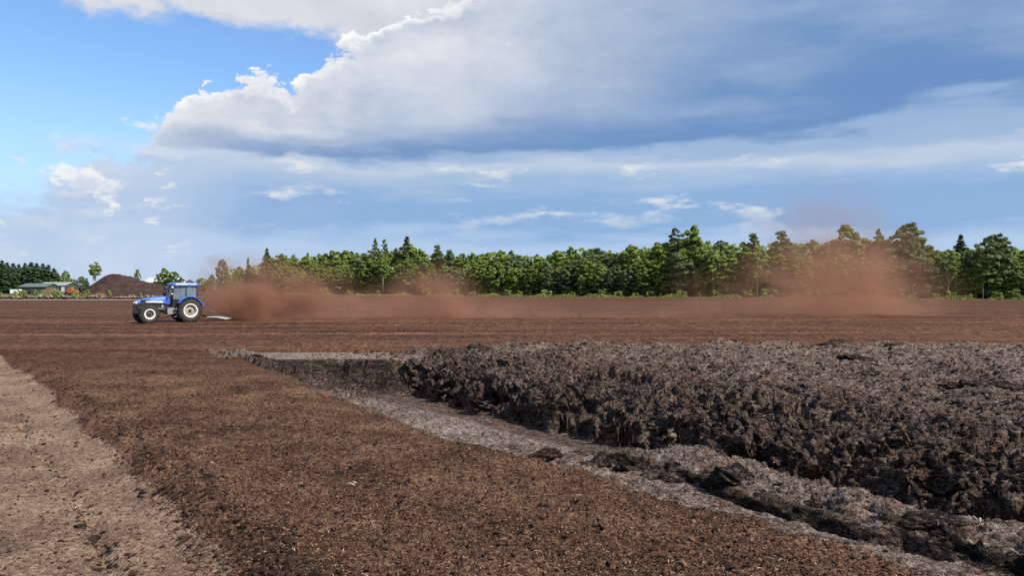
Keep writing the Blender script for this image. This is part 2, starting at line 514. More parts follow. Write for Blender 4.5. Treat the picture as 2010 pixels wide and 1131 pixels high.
def nearfield_z(x, y, fine=True):
    n = to_n(x, y); s = to_s(x, y)
    nb = n + 0.20 * fbm(s * 0.35, n * 0.0 + 3.3, 5, 3) + np.interp(y, [7, 9, 19, 28, 31], [0.0, 0.05, 0.7, 1.5, 1.8])
    strip = sstep(nb, 1.35, 2.3)
    z = -0.06 + 0.17 * strip - 0.10 * sstep(nb, 5.2, 7.3)
    z = z * (1 - sstep(y, 27.5, 31.0)) + 0.0
    # hump at the head of the strip
    z += 0.13 * np.exp(-(((x + 15.0) / 3.2) ** 2 + ((y - 29.2) / 1.3) ** 2))
    z += 0.05 * fbm(s * 0.25, n * 0.6, 9, 3) * strip
    # lifted edge furrow beside the packed path, wheel rut in the path
    z += 0.10 * np.exp(-((nb - 2.1) / 0.35) ** 2) * (y < 29)
    z += 0.07 * np.exp(-((nb - 5.8) / 0.28) ** 2) * sstep(y, 14, 17) * (1 - sstep(y, 24, 27))
    nr = nb - 0.85 - 0.18 * fbm(s * 0.3, s * 0.0 + 1.7, 21, 2)
    rut = np.exp(-(nr / 0.085) ** 2) * (1 - sstep(y, 15, 20)) * sstep(fbm(s * 1.5, s * 0 + 0.3, 27, 3), -0.35, 0.05)
    z -= 0.085 * rut
    path = 1 - sstep(nb, 1.5, 1.95) - 0.35 * rut
    path *= 1 - sstep(y + 1.2 * fbm(x * 0.5, y * 0.5, 33, 2), 28.5, 31.0)
    if fine:
        rough = 0.35 + 0.65 * (1 - path)
        z += 0.030 * fbm(x * 3.2, y * 3.2, 41, 3) * rough
        z += 0.034 * fbm(x * 11.0, y * 11.0, 51, 3, 0.6) * rough
    # rolls over into the trench
    ne = n + 0.22 * fbm(s * 0.8, s * 0 + 8.1, 61, 4) - np.interp(y, [7, 8.8, 11.4, 12.6, 17.5, 28, 30], [7.05, 7.0, 6.75, 6.4, 6.65, 7.5, 7.7])
    z -= 1.1 * sstep(ne, -0.10, 0.75)
    return z, path


def in_view(x, y, m=2.5):
    return (np.abs(x) < 0.685 * y + m) & (y > 5.2)


# near milled field
ys = [5.2]
while ys[-1] < 37: ys.append(ys[-1] + 0.020 * (ys[-1] / 6.0) ** 1.15)
ys = np.array(ys); xs = np.arange(-28.5, 6.2, 0.042)
X, Y = np.meshgrid(xs, ys)
keep = in_view(X, Y) & (to_n(X, Y) < 8.6)
Z, PATH = nearfield_z(X, Y)
Z -= 0.10 * sstep(Y, 32.5, 36.5)
Z[Y > 33] += 0.0


def grid_mesh(name, X, Y, Z, keep, attrs):
    ny, nx = X.shape
    q = keep[:-1, :-1] & keep[1:, :-1] & keep[:-1, 1:] & keep[1:, 1:]
    idx = np.arange(ny * nx).reshape(ny, nx)
    F = np.stack([idx[:-1, :-1][q], idx[:-1, 1:][q], idx[1:, 1:][q], idx[1:, :-1][q]], 1)
    used = np.unique(F); remap = np.zeros(ny * nx, np.int64); remap[used] = np.arange(len(used))
    V = np.stack([X.ravel()[used], Y.ravel()[used], Z.ravel()[used]], 1)
    return np_mesh(name, V, remap[F], True, {k: a.ravel()[used] for k, a in attrs.items()}), V


me, near_V = grid_mesh('near_field', X, Y, Z, keep, {'path': PATH})
near_field = tag(link('near_field', me, M_near), kind='structure')

# trench, bench, ridge and cut bank: one sheet swept along the trench
prof_near = np.array([(5.5, -0.9), (6.3, -0.55), (6.8, -0.20), (7.4, -0.16), (8.15, -0.24), (8.32, -0.26), (8.46, -0.11), (9.0, -0.07), (9.7, -0.16), (10.15, -0.26), (10.35, -0.48), (10.75, -1.25),
                      (11.5, -1.40), (12.05, -1.34), (12.15, -1.0), (12.25, -0.66), (12.6, -0.38), (13.2, -0.12), (14.0, 0.10), (15.2, 0.28), (16.8, 0.38), (20, 0.42), (42, 0.40)])
prof_far = np.array([(5.5, -0.9), (6.1, -0.40), (6.6, -0.14), (7.4, -0.16), (8.15, -0.27), (8.32, -0.31), (8.46, -0.36), (9.0, -0.52), (9.7, -0.76), (10.15, -0.95), (10.35, -1.02), (10.75, -1.10),
                     (11.5, -1.18), (12.05, -1.16), (12.15, -0.86), (12.25, -0.56), (12.6, -0.32), (13.2, -0.08), (14.0, 0.12), (15.2, 0.27), (16.8, 0.36), (20, 0.40), (42, 0.38)])
nn = [5.5]
while nn[-1] < 37:
    k = nn[-1]
    sl_ = np.interp(k + 0.01, prof_near[:, 0], prof_near[:, 1]) - np.interp(k, prof_near[:, 0], prof_near[:, 1])
    st = 0.030 if k < 14 else 0.030 * (1 + (k - 14) * 0.09)
    nn.append(k + max(0.004, st / math.hypot(1, sl_ / 0.01)))
nn = np.array(nn)
ss = [4.5]
while ss[-1] > -40: ss.append(ss[-1] - (0.030 + 0.0016 * (4.5 - ss[-1])))
ss = np.array(ss)
Nn, Ss = np.meshgrid(nn, ss)
# wandering edges
wob = 0.30 * fbm(Ss * 0.28, Ss * 0 + 2.2, 71, 3) + 0.10 * fbm(Ss * 1.3, Ss * 0 + 5.2, 75, 3)
wface = 0.55 * fbm(Ss * 0.45, Ss * 0 + 6.2, 81, 3) + 0.20 * fbm(Ss * 1.3, Nn * 3.0, 85, 3, 0.6)
Nw = Nn + np.where(Nn < 11.2, wob * sstep(Nn, 7.4, 8.2), wface * sstep(Nn, 11.2, 12.0) * (1 - 0.5 * sstep(Nn, 14, 20)))
bl = sstep(Ss, -11.3, -9.0)
z_n = np.interp(Nw, prof_near[:, 0], prof_near[:, 1]); z_f = np.interp(Nw, prof_far[:, 0], prof_far[:, 1])
Zb = z_n * bl + z_f * (1 - bl)
Xb = Ss * TT[0] + Nn * TN[0]; Yb = Ss * TT[1] + Nn * TN[1]
# head wall of the trench, level rim behind it
wy = Yb + 0.45 * fbm(Xb * 0.55, Xb * 0 + 1.1, 91, 5, 0.6)
head = np.clip((wy - 27.15) / 1.15, 0, 1)
low = Zb < -0.05
Zb = np.where(low, Zb * (1 - head) + (-0.05) * head, Zb)
# far end of the bank falls to the rim
Zb = np.where(Zb > -0.05, -0.05 + (Zb + 0.05) * (1 - sstep(Yb + 0.5 * fbm(Xb * 0.3, Xb * 0 + 4.4, 95, 3), 29.6, 31.6)), Zb)
Zb -= 0.5 * sstep(Yb, 31.4, 32.2)
# arc length for even detail on the steep faces
arc = np.cumsum(np.hypot(np.diff(Nn, axis=1, prepend=Nn[:, :1]), np.diff(z_n, axis=1, prepend=z_n[:, :1])), axis=1) + 5.5
bankness = sstep(Nn, 11.9, 12.3)
ridge = sstep(Nn, 8.25, 8.5) * (1 - sstep(Nn, 10.3, 10.8)) * bl
rimz = sstep(Yb, 28.1, 28.6) * (1 - sstep(Nn, 13.2, 14.4))
rub = np.exp(-((Nn - 7.7) / 0.75) ** 2) * (1 - bl) * sstep(-Ss, 17, 20)                     # rubble below the field edge
face = bankness * (1 - sstep(Nn, 13.6, 16.5))
# coarse swell (vertical)
Zb += (0.20 * fbm(Xb * 0.55, Yb * 0.55, 101, 3) * bankness * sstep(Nn, 12.6, 14) + 0.08 * fbm(Xb * 1.1, Yb * 1.1, 105, 3) * ridge) * (1 - rimz) * (1 - sstep(Yb, 30.2, 31.4))
# normals
dS = np.gradient(np.stack([Xb, Yb, Zb], -1), axis=0); dN = np.gradient(np.stack([Xb, Yb, Zb], -1), axis=1)
Nrm = np.cross(dN, dS); Nrm /= np.linalg.norm(Nrm, axis=-1, keepdims=True) + 1e-9
Nrm *= np.sign(Nrm[..., 2:3] + 1e-6)
# clods: sharp-edged lumps of two sizes
l1 = fbm(Ss * 1.5, arc * 2.6, 111, 4, 0.6, ridged=True)
l2 = 0.55 * np.tanh(2.6 * fbm(Ss * 4.0, arc * 8.0, 121, 3, 0.6))
l3 = fbm(Ss * 15.0, arc * 17.0, 131, 2, 0.6)
l4 = fbm(Ss * 1.6 + arc * 0.8, arc * 7.0, 135, 3, 0.6)
amp = 0.05 + 0.95 * np.clip(bankness * (1 - rimz * 0.9) + ridge * 0.5 + rub * 1.2, 0, 1.2)
amp = np.maximum(amp, 0.5 * sstep(wy, 27.1, 27.4) * (1 - sstep(wy, 28.2, 28.5)))
amp = np.where(Nn < 8.4, np.minimum(amp, 0.25 + 1.2 * rub), amp)
wq = 0.35 * fbm(Ss * 2.0, arc * 2.0, 171, 3)
fa, ca, ra = worley(Ss * 0.85 + wq, arc * 1.35 + wq * 1.3, 181)          # slumped blocks
wq2 = 0.4 * fbm(Ss * 6.0, arc * 6.0, 175, 2)
fb, cb_, rb = worley(Ss * 4.2 + wq2, arc * 6.2 + wq2, 187)              # clods
patch = sstep(fbm(Ss * 0.55, arc * 0.7, 191, 3), -0.25, 0.30)           # broken ground against smoother skin
blocks = 0.40 * (ra - 0.5) * sstep(ca, 0.0, 0.12) + 0.14 * (0.5 - fa) - 0.14 * (1 - sstep(ca, 0.02, 0.12))
clods = 0.19 * (rb - 0.4) * sstep(cb_, 0.02, 0.10) + 0.05 * (0.5 - fb) - 0.09 * (1 - sstep(cb_, 0.0, 0.09))
rugged = np.clip(np.maximum(np.maximum(face, rub * 1.3), ridge * 0.45), 0, 1.2)
disp = amp * (0.8 * blocks * (0.2 + 0.8 * rugged) + 0.66 * clods * (0.15 + 0.85 * patch) * (0.45 + 0.55 * rugged) + 0.10 * (l1 - 0.35) * (0.4 + face) + 0.05 * l2 * patch + 0.05 * l4 * face + 0.035 * l3)
disp += (0.055 * l4 + 0.03 * l2) * ((Nn < 8.4) & (Nn > 6.2)) + (0.06 * l4 + 0.03 * l3) * ridge
# undercut hollows along the foot of the bank
hol = np.exp(-((Nw - 12.28) / 0.14) ** 2)
disp -= hol * 0.50 * np.clip(fbm(Ss * 0.7, arc * 0.6, 141, 3) + 0.35, 0, 1)
P3 = np.stack([Xb, Yb, Zb], -1) + Nrm * disp[..., None]
dry = 0.54 + 0.19 * sstep(Nn, 13.0, 16.5) * bankness + 0.06 * sstep(Nn, 17, 22)
dry = np.where(Nn < 8.3, 0.86, dry)
dry = dry + 0.30 * ridge - 0.55 * np.exp(-((Nw - 8.42) / 0.13) ** 2) * bl  # last term paints the shade of the ridge's front step into the colour
dry = np.maximum(dry, (0.56 + 0.40 * sstep(Ss, -17, -14)) * (1 - bl) * (1 - bankness) * (1 - sstep(Nn, 10.6, 11.4)) * (1 - rub * 0.8) + 0.55 * (1 - bl) * (1 - bankness) * sstep(Nn, 10.6, 11.4))
wall = sstep(wy, 27.1, 27.4) * (1 - sstep(wy, 28.2, 28.5)) * (1 - bankness)
dry = dry * (1 - wall) + 0.24 * wall  # shaded look of the head wall put into its colour as a dark tone
dry = dry - 0.38 * np.clip(rub, 0, 1)
dry = np.maximum(dry, 0.92 * rimz)
keep = in_view(P3[..., 0], P3[..., 1]) & (Yb < 33)
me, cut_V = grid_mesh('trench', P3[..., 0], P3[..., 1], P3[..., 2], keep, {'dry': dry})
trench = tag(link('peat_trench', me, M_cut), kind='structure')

# the great field out to the horizon (drops under the near sheets)
gx = np.concatenate([-np.geomspace(3500, 60, 30), np.arange(-56, 57, 0.8), np.geomspace(60, 3500, 30)])
gy = np.concatenate([[-60, 0, 25, 30.4, 30.9, 31.25, 31.45, 31.7, 32], np.arange(32.25, 60, 0.22), np.arange(60, 110, 0.55), np.geomspace(111, 5000, 60)])
GX, GY = np.meshgrid(gx, gy)
edge = GY + 0.35 * fbm(GX * 0.35, GX * 0 + 1.0, 151, 3)
GZ = -2.6 + (2.6 + 0.03) * sstep(edge, 30.8, 31.5)
GZ += (0.055 * fbm(GX * 0.04, GY * 1.1, 161, 3) + 0.035 * fbm(GX * 0.6, GY * 1.6, 165, 3)) * sstep(GY, 31, 33) * (1 - sstep(GY, 95, 130))
GZ += 0.10 * np.exp(-((GY - 33.5) / 1.0) ** 2) * 0.4
for k_, (yr, sl_r, hr) in enumerate(((40.5, 0.02, 0.05), (47.0, 0.03, 0.07), (53.0, 0.01, 0.06), (63.0, 0.03, 0.10), (67.5, 0.02, 0.14), (76.0, 0.03, 0.12), (90.0, 0.02, 0.14))):
    GZ += hr * np.exp(-((GY - yr - sl_r * GX - 0.6 * fbm(GX * 0.02, GX * 0 + k_, 401 + k_, 2)) / 0.55) ** 2) * sstep(fbm(GX * 0.035, GX * 0 + 9 + k_, 421 + k_, 3), -0.25, 0.2)
me, _ = grid_mesh('ground', GX, GY, GZ, np.ones_like(GX, bool), {})
ground = tag(link('ground', me, M_field), kind='structure')


# ------------------------------------------------------------------ loose crumbs, clods and fibres (uncountable)
_t = (1 + 5 ** 0.5) / 2
ICO_V = np.array([(-1, _t, 0), (1, _t, 0), (-1, -_t, 0), (1, -_t, 0), (0, -1, _t), (0, 1, _t), (0, -1, -_t), (0, 1, -_t), (_t, 0, -1), (_t, 0, 1), (-_t, 0, -1), (-_t, 0, 1)]) / math.hypot(1, _t)
ICO_F = np.array([(0, 11, 5), (0, 5, 1), (0, 1, 7), (0, 7, 10), (0, 10, 11), (1, 5, 9), (5, 11, 4), (11, 10, 2), (10, 7, 6), (7, 1, 8), (3, 9, 4), (3, 4, 2), (3, 2, 6), (3, 6, 8), (3, 8, 9), (4, 9, 5), (2, 4, 11), (6, 2, 10), (8, 6, 7), (9, 8, 1)])
OCT_V = np.array([(1, 0, 0), (-1, 0, 0), (0, 1, 0), (0, -1, 0), (0, 0, 1), (0, 0, -1)], float)
OCT_F = np.array([(0, 2, 4), (2, 1, 4), (1, 3, 4), (3, 0, 4), (2, 0, 5), (1, 2, 5), (3, 1, 5), (0, 3, 5)])


def rot_mats(n, tilt=None):
    q = rng.normal(size=(n, 4)); q /= np.linalg.norm(q, axis=1, keepdims=True)
    w, x, y, z = q.T
    return np.stack([1 - 2 * (y * y + z * z), 2 * (x * y - z * w), 2 * (x * z + y * w), 2 * (x * y + z * w), 1 - 2 * (x * x + z * z), 2 * (y * z - x * w), 2 * (x * z - y * w), 2 * (y * z + x * w), 1 - 2 * (x * x + y * y)], 1).reshape(n, 3, 3)


def scatter(name, pos, size, BV, BF, flat=0.7, jit=0.35, m=None, tint=None, smooth=False):
    n = len(pos); k = len(BV)
    V = BV[None] * (1 + rng.uniform(-jit, jit, (n, k, 1)))
    sc = rng.uniform(0.6, 1.3, (n, 1, 3))
    V = np.einsum('nij,nkj->nki', rot_mats(n), V * sc) * size[:, None, None]
    V[..., 2] *= flat
    V += pos[:, None, :]
    F = BF[None] + (np.arange(n) * k)[:, None, None]
    t = tint if tint is not None else rng.uniform(0, 1, n)
    me = np_mesh(name, V.reshape(-1, 3), F.reshape(-1, BF.shape[1]), smooth, {'tint': np.repeat(t, k)})
    return link(name, me, m)


pn = np.clip(1.0 - to_n(near_V[:, 0], near_V[:, 1]), 0, 1)
w = 1.0 / (near_V[:, 1] ** 1.0) * np.where(to_n(near_V[:, 0], near_V[:, 1]) < 1.5, 0.22, 1.0) * (to_n(near_V[:, 0], near_V[:, 1]) < 7.5)
w *= in_view(near_V[:, 0], near_V[:, 1], 0.6)
w /= w.sum()
pick = rng.choice(len(near_V), 60000, p=w)
pos = near_V[pick] + np.c_[rng.uniform(-0.03, 0.03, (len(pick), 2)), np.zeros(len(pick))]
nbk = to_n(near_V[:, 0], near_V[:, 1]) + np.interp(near_V[:, 1], [7, 9, 19, 28, 31], [0.0, 0.05, 0.7, 1.5, 1.8])
wd_ = (np.exp(-((nbk - 2.1) / 0.30) ** 2) + 0.75 * np.exp(-((nbk - 0.92) / 0.10) ** 2) * (near_V[:, 1] < 16)) / near_V[:, 1] * in_view(near_V[:, 0], near_V[:, 1], 0.6) + 1e-12
pick_d = rng.choice(len(near_V), 2000, p=wd_ / wd_.sum())
size_d = np.clip(rng.lognormal(math.log(0.022), 0.45, len(pick_d)), 0.010, 0.065)
tag(scatter('dark_crumbs', near_V[pick_d], size_d, ICO_V, ICO_F, 0.65, 0.45, M_crumb, np.clip(rng.normal(0.15, 0.12, len(pick_d)), 0, 1)),
    'dark moist peat crumbs along the edge of the tan path', 'peat crumbs', kind='stuff')
size = np.clip(rng.lognormal(math.log(0.0105), 0.5, len(pick)), 0.005, 0.045)
tag(scatter('peat_crumbs', pos + np.c_[np.zeros((len(pos), 2)), size * 0.2], size, OCT_V, OCT_F, 0.7, 0.4, M_crumb, np.clip(rng.normal(0.45, 0.2, len(pick)), 0, 1)),
    'loose dark brown peat crumbs strewn over the milled strip', 'peat crumbs', kind='stuff')

wc = np.where(to_n(cut_V[:, 0], cut_V[:, 1]) > 12.35, 1.0, np.where((to_n(cut_V[:, 0], cut_V[:, 1]) > 8.5), 0.35, 0.12)) * in_view(cut_V[:, 0], cut_V[:, 1], 0.6)
wc = wc * (cut_V[:, 2] > -0.9) * (cut_V[:, 1] < 31.2)
wc /= wc.sum()
pick = rng.choice(len(cut_V), 17000, p=wc)
size = np.clip(rng.lognormal(math.log(0.030), 0.5, len(pick)), 0.014, 0.11)
size *= np.where(to_n(cut_V[pick, 0], cut_V[pick, 1]) < 11, 0.55, 1.0)
tag(scatter('peat_clods', cut_V[pick], size, ICO_V, ICO_F, 0.6, 0.5, M_clod, np.clip(rng.normal(0.42, 0.2, len(pick)), 0, 1)),
    'rough dark peat clods covering the cut bank and the ridge', 'peat clods', kind='stuff')

# fibres: thin curled slivers lying on the crumbs
pick = rng.choice(len(near_V), 15000, p=w)
n = len(pick); L = np.clip(rng.lognormal(math.log(0.013), 0.5, n), 0.006, 0.07); W = rng.uniform(0.0015, 0.0038, n)
a = rng.uniform(0, 2 * np.pi, n); d = np.stack([np.cos(a), np.sin(a), rng.uniform(-0.25, 0.35, n)], 1); sd = np.stack([-np.sin(a), np.cos(a), rng.uniform(-0.5, 0.5, n)], 1)
c0 = near_V[pick] + np.c_[np.zeros((n, 2)), rng.uniform(0.006, 0.03, n)]
bend = rng.uniform(0.0, 0.35, n)[:, None] * L[:, None] * np.array([0, 0, 1.0])
v = np.stack([c0 - d * L[:, None] - sd * W[:, None], c0 - d * L[:, None] + sd * W[:, None], c0 + sd * W[:, None] + bend, c0 - sd * W[:, None] + bend,
              c0 + d * L[:, None] + sd * W[:, None], c0 + d * L[:, None] - sd * W[:, None]], 1)
F = np.array([(0, 1, 2, 3), (3, 2, 4, 5)])[None] + (np.arange(n) * 6)[:, None, None]
me = np_mesh('peat_fibres', v.reshape(-1, 3), F.reshape(-1, 4), False, {'tint': np.repeat(np.clip(rng.normal(0.4, 0.25, n), 0, 1), 6)})
tag(link('peat_fibres', me, M_fibre), 'short pale plant fibres lying over the milled peat', 'fibres', kind='stuff')


# ------------------------------------------------------------------ pixel of the photograph -> point on the ground (used once to survey positions)
def at(px, Y, z=0.0): return Vector(((px - 1005) / FPX * Y, Y, z))


# ------------------------------------------------------------------ foliage
def leaf_mat(name, dark, light, trans=0.25):
    m, nt, p = mat(name)
    a = nt.nodes.new('ShaderNodeAttribute'); a.attribute_name = 'tint'
    oi = nt.nodes.new('ShaderNodeObjectInfo')
    f = (E(nt, a.outputs['Fac']) * 0.7 + E(nt, oi.outputs['Random']) * 0.45 + 0.16).clamp()
    c = mixc(nt, f, dark, light)
    nt.links.new(c, p.inputs['Base Color']); p.inputs['Roughness'].default_value = 0.6; p.inputs['Specular IOR Level'].default_value = 0.25
    tr = nt.nodes.new('ShaderNodeBsdfTranslucent'); nt.links.new(c, tr.inputs[0])
    mx = nt.nodes.new('ShaderNodeMixShader'); mx.inputs[0].default_value = trans
    nt.links.new(p.outputs[0], mx.inputs[1]); nt.links.new(tr.outputs[0], mx.inputs[2])
    nt.links.new(mx.outputs[0], nt.nodes['Material Output'].inputs[0])
    return m


L_broad = leaf_mat('broad leaf', (0.105, 0.170, 0.030), (0.270, 0.355, 0.070), 0.5)
L_birch = leaf_mat('birch leaf', (0.130, 0.190, 0.042), (0.290, 0.360, 0.098), 0.5)
L_ash = leaf_mat('grey green leaf', (0.090, 0.135, 0.055), (0.210, 0.265, 0.110), 0.5)
L_spruce = leaf_mat('spruce needle', (0.036, 0.075, 0.034), (0.090, 0.145, 0.058), 0.25)
L_pine = leaf_mat('pine needle', (0.050, 0.085, 0.038), (0.115, 0.165, 0.068), 0.2)
L_young = leaf_mat('sapling leaf', (0.12, 0.19, 0.040), (0.24, 0.30, 0.075))
M_bark = plain('dark bark', (0.060, 0.046, 0.036), 0.9, var=0.4, scale=3)
M_birchbark = plain('birch bark', (0.52, 0.47, 0.40), 0.8, var=0.35, scale=4)
M_grass = crumb_mat('verge grass', [(0.0, (0.080, 0.120, 0.024)), (0.5, (0.150, 0.190, 0.038)), (1.0, (0.26, 0.24, 0.085))])


def leaves(P, Nm, S, tint, droop=0.0, aspect=1.0):
    """quads at P with normals Nm and half sizes S"""
    n = len(P)
    Nm = Nm / (np.linalg.norm(Nm, axis=1, keepdims=True) + 1e-9)
    r = rng.normal(size=(n, 3)); u = np.cross(Nm, r); u /= np.linalg.norm(u, axis=1, keepdims=True) + 1e-9
    v = np.cross(Nm, u)
    u = u * S[:, None]; v = v * S[:, None] * aspect
    q = np.stack([P - u - 0.6 * v, P + 0.5 * u - v, P + u + 0.5 * v, P - 0.4 * u + v], 1)
    F = np.arange(n * 4).reshape(n, 4)
    return q.reshape(-1, 3), F, np.repeat(tint, 4)


def clump_crown(H, z0, Rx, nclump, nleaf, ls, shape='round', cr=(0.16, 0.30), gap=0.0):
    """leaf clumps spread through a crown between z0 and H"""
    Ps, Ns, Ts = [], [], []
    zc, rz = (H + z0) / 2, (H - z0) / 2
    k = 0
    while k < nclump:
        p = rng.uniform(-1, 1, 3); r = np.linalg.norm(p)
        if r > 1 or r < 0.35 * rng.uniform(0.4, 1.3): continue
        zz = (p[2] + 1) / 2
        if shape == 'cone': f = (1.05 - zz) ** 0.85
        elif shape == 'oval': f = 1.0 if zz < 0.55 else 1.0 - 0.55 * (zz - 0.55) / 0.45
        elif shape == 'umbrella': f = 0.55 + 0.6 * zz
        else: f = 1.0
        c = np.array([p[0] * Rx * f, p[1] * Rx * f, zc + p[2] * rz])
        rad = Rx * rng.uniform(*cr)
        d = rng.normal(size=(nleaf, 3)); d[:, 2] += 0.45; d /= np.linalg.norm(d, axis=1, keepdims=True)
        Ps.append(c + d * rad * rng.uniform(0.55, 1.08, (nleaf, 1)) * np.array([1.1, 1.1, 0.75])); Ns.append(d + rng.normal(0, 0.22, (nleaf, 3)))
        Ts.append(np.full(nleaf, rng.uniform(0, 1)) + rng.normal(0, 0.15, nleaf)); k += 1
    P = np.concatenate(Ps); N = np.concatenate(Ns); T = np.concatenate(Ts)
    return leaves(P, N, ls * rng.uniform(0.6, 1.3, len(P)), T)


def spruce_crown(H, z0, Rb, tiers, ls, sparse=1.0, ragged=0.25):
    Ps, Ns, Ts = [], [], []
    for t in range(tiers):
        f = t / (tiers - 1); z = z0 + (H - z0) * f ** 0.92
        rr = Rb * (1 - f) ** 0.8 + 0.12
        nb = max(4, int((9 - 4 * f) * sparse))
        a0 = rng.uniform(0, 6.28)
        for b in range(nb):
            a = a0 + b * 6.283 / nb + rng.normal(0, 0.2); L = rr * rng.uniform(1 - ragged, 1 + ragged)
            m = max(4, int(L / ls * 3.2)); q = rng.uniform(0.1, 1, m)
            wd = 0.30 * (1 - q) * L + 0.08
            off = rng.normal(0, 1, m) * wd
            Ps.append(np.stack([np.cos(a) * q * L - np.sin(a) * off, np.sin(a) * q * L + np.cos(a) * off, z - 0.32 * q * L + 0.10 * (q * L) ** 2 / max(L, .3) + rng.normal(0, 0.06, m)], 1))
            Ns.append(np.stack([np.cos(a) * 0.5 + rng.normal(0, .3, m), np.sin(a) * 0.5 + rng.normal(0, .3, m), np.full(m, 0.85)], 1))
            Ts.append(np.full(m, rng.uniform(0, 1)))
    top = np.array([[0, 0, H + 0.1 * i] for i in range(-4, 3)]); Ps.append(top); Ns.append(rng.normal(size=(7, 3))); Ts.append(np.full(7, .5))
    P = np.concatenate(Ps); N = np.concatenate(Ns); T = np.concatenate(Ts)
    return leaves(P, N, ls * rng.uniform(0.6, 1.3, len(P)), T)


def trunk_mesh(H, r, forks=3, lean=0.0, z_f=0.35, spread=1.6):
    mb = MB()
    pts = [Vector((0, 0, -0.3))]; k = 6
    for i in range(1, k + 1):
        f = i / k; pts.append(Vector((lean * f * f * H * 0.2 + random.uniform(-.12, .12) * f, random.uniform(-.12, .12) * f, H * f)))
    mb.tube(pts, [r * 1.25] + [r * (1 - 0.8 * i / k) for i in range(1, k + 1)], 7)
    for j in range(forks):
        f0 = z_f + (0.85 - z_f) * (j + random.random() * 0.6) / max(1, forks); i0 = min(k - 1, int(f0 * k)); t = f0 * k - i0
        p = pts[i0].lerp(pts[i0 + 1], t); a = random.uniform(0, 6.28); L = spread * random.uniform(0.7, 1.3) * (1.2 - f0 * 0.6)
        q1 = p + Vector((math.cos(a) * L * 0.5, math.sin(a) * L * 0.5, L * 0.55)); q2 = p + Vector((math.cos(a) * L, math.sin(a) * L, L * 1.35))
        rr = r * (1 - 0.8 * f0) * 0.6
        mb.tube([p, q1, q2], [rr, rr * 0.7, rr * 0.25], 5)
    return mb


def make_tree(name, kind, H, Rx, leaf, bark, **kw):
    t = empty(name)
    if kind == 'spruce':
        V, F, T = spruce_crown(H, kw.get('z0', 1.2), Rx, kw.get('tiers', 22), kw.get('ls', 0.34), kw.get('sparse', 1.0), kw.get('ragged', 0.25))
    else:
        V, F, T = clump_crown(H, kw.get('z0', H * 0.25), Rx, kw.get('nc', 46), kw.get('nl', 80), kw.get('ls', 0.26), kw.get('shape', 'round'), kw.get('cr', (0.16, 0.30)))
    link('crown', np_mesh('crown', V, F, False, {'tint': np.clip(T, 0, 1)}), leaf, t)
    trunk_mesh(H * kw.get('th', 0.8), kw.get('tr', 0.16), kw.get('forks', 5), kw.get('lean', 0.0), kw.get('zf', 0.3), kw.get('spread', Rx * 0.7)).build('trunk', bark, t)
    return t


protos = {
    'broad': [make_tree('broadleaf_tree', 'clump', 13.0, 3.6, L_broad, M_bark, z0=0.6, nc=240, nl=42, ls=0.25, cr=(0.06, 0.16)),
              make_tree('broadleaf_tree', 'clump', 12.0, 3.2, L_birch, M_bark, z0=0.8, nc=230, nl=42, ls=0.23, cr=(0.06, 0.16), shape='oval'),
              make_tree('broadleaf_tree', 'clump', 14.0, 3.3, L_broad, M_bark, z0=0.8, nc=230, nl=42, ls=0.24, cr=(0.06, 0.16), shape='oval'),
              make_tree('broadleaf_tree', 'clump', 12.5, 3.9, L_ash, M_bark, z0=0.5, nc=240, nl=42, ls=0.23, cr=(0.06, 0.17))],
    'birch': [make_tree('birch_tree', 'clump', 12.0, 2.9, L_birch, M_birchbark, z0=5.0, nc=80, nl=44, ls=0.20, cr=(0.10, 0.2), shape='umbrella', tr=0.20, forks=6, zf=0.35, th=0.85),
              make_tree('birch_tree', 'clump', 12.5, 2.6, L_birch, M_birchbark, z0=5.4, nc=72, nl=44, ls=0.20, cr=(0.10, 0.2), shape='oval', tr=0.19, forks=7, zf=0.25, th=0.85, lean=0.5)],
    'spruce': [make_tree('spruce_tree', 'spruce', 15.0, 2.9, L_spruce, M_bark, tiers=26),
               make_tree('spruce_tree', 'spruce', 14.0, 2.3, L_spruce, M_bark, tiers=24, ragged=0.35)],
    'pine': [make_tree('pine_tree', 'clump', 15.5, 2.6, L_pine, M_bark, z0=7.0, nc=95, nl=26, ls=0.20, shape='cone', cr=(0.08, 0.18), th=0.97, forks=6),
             make_tree('pine_tree', 'clump', 16.0, 2.0, L_pine, M_bark, z0=6.0, nc=85, nl=26, ls=0.20, shape='oval', cr=(0.09, 0.20), th=0.97, forks=8)],
}
used_protos = set()


def place(kind, i, loc, sc=1.0, rz=None, scz=None):
    p = protos[kind][i % len(protos[kind])]
    if p.name in used_protos: o = copy_tree(p)
    else: o = p; used_protos.add(p.name)
    o.location = loc; o.rotation_euler = (0, 0, random.uniform(0, 6.28) if rz is None else rz)
    o.scale = (sc, sc, sc if scz is None else scz)
    return o


# forest edge: from the far left (behind the dust) to the near right
FA, FB = Vector((-106, 300)), Vector((122, 172))


def forest_pt(px, back=0.0):
    u = (px - 1005) / FPX
    d = FB - FA; nrm = Vector((-d.y, d.x)).normalized()
    if nrm.y < 0: nrm = -nrm
    A = FA + nrm * back
    # u * y = x on the line A + t d
    t = (u * A.y - A.x) / (d.x - u * d.y)
    p = A + d * t
    return p


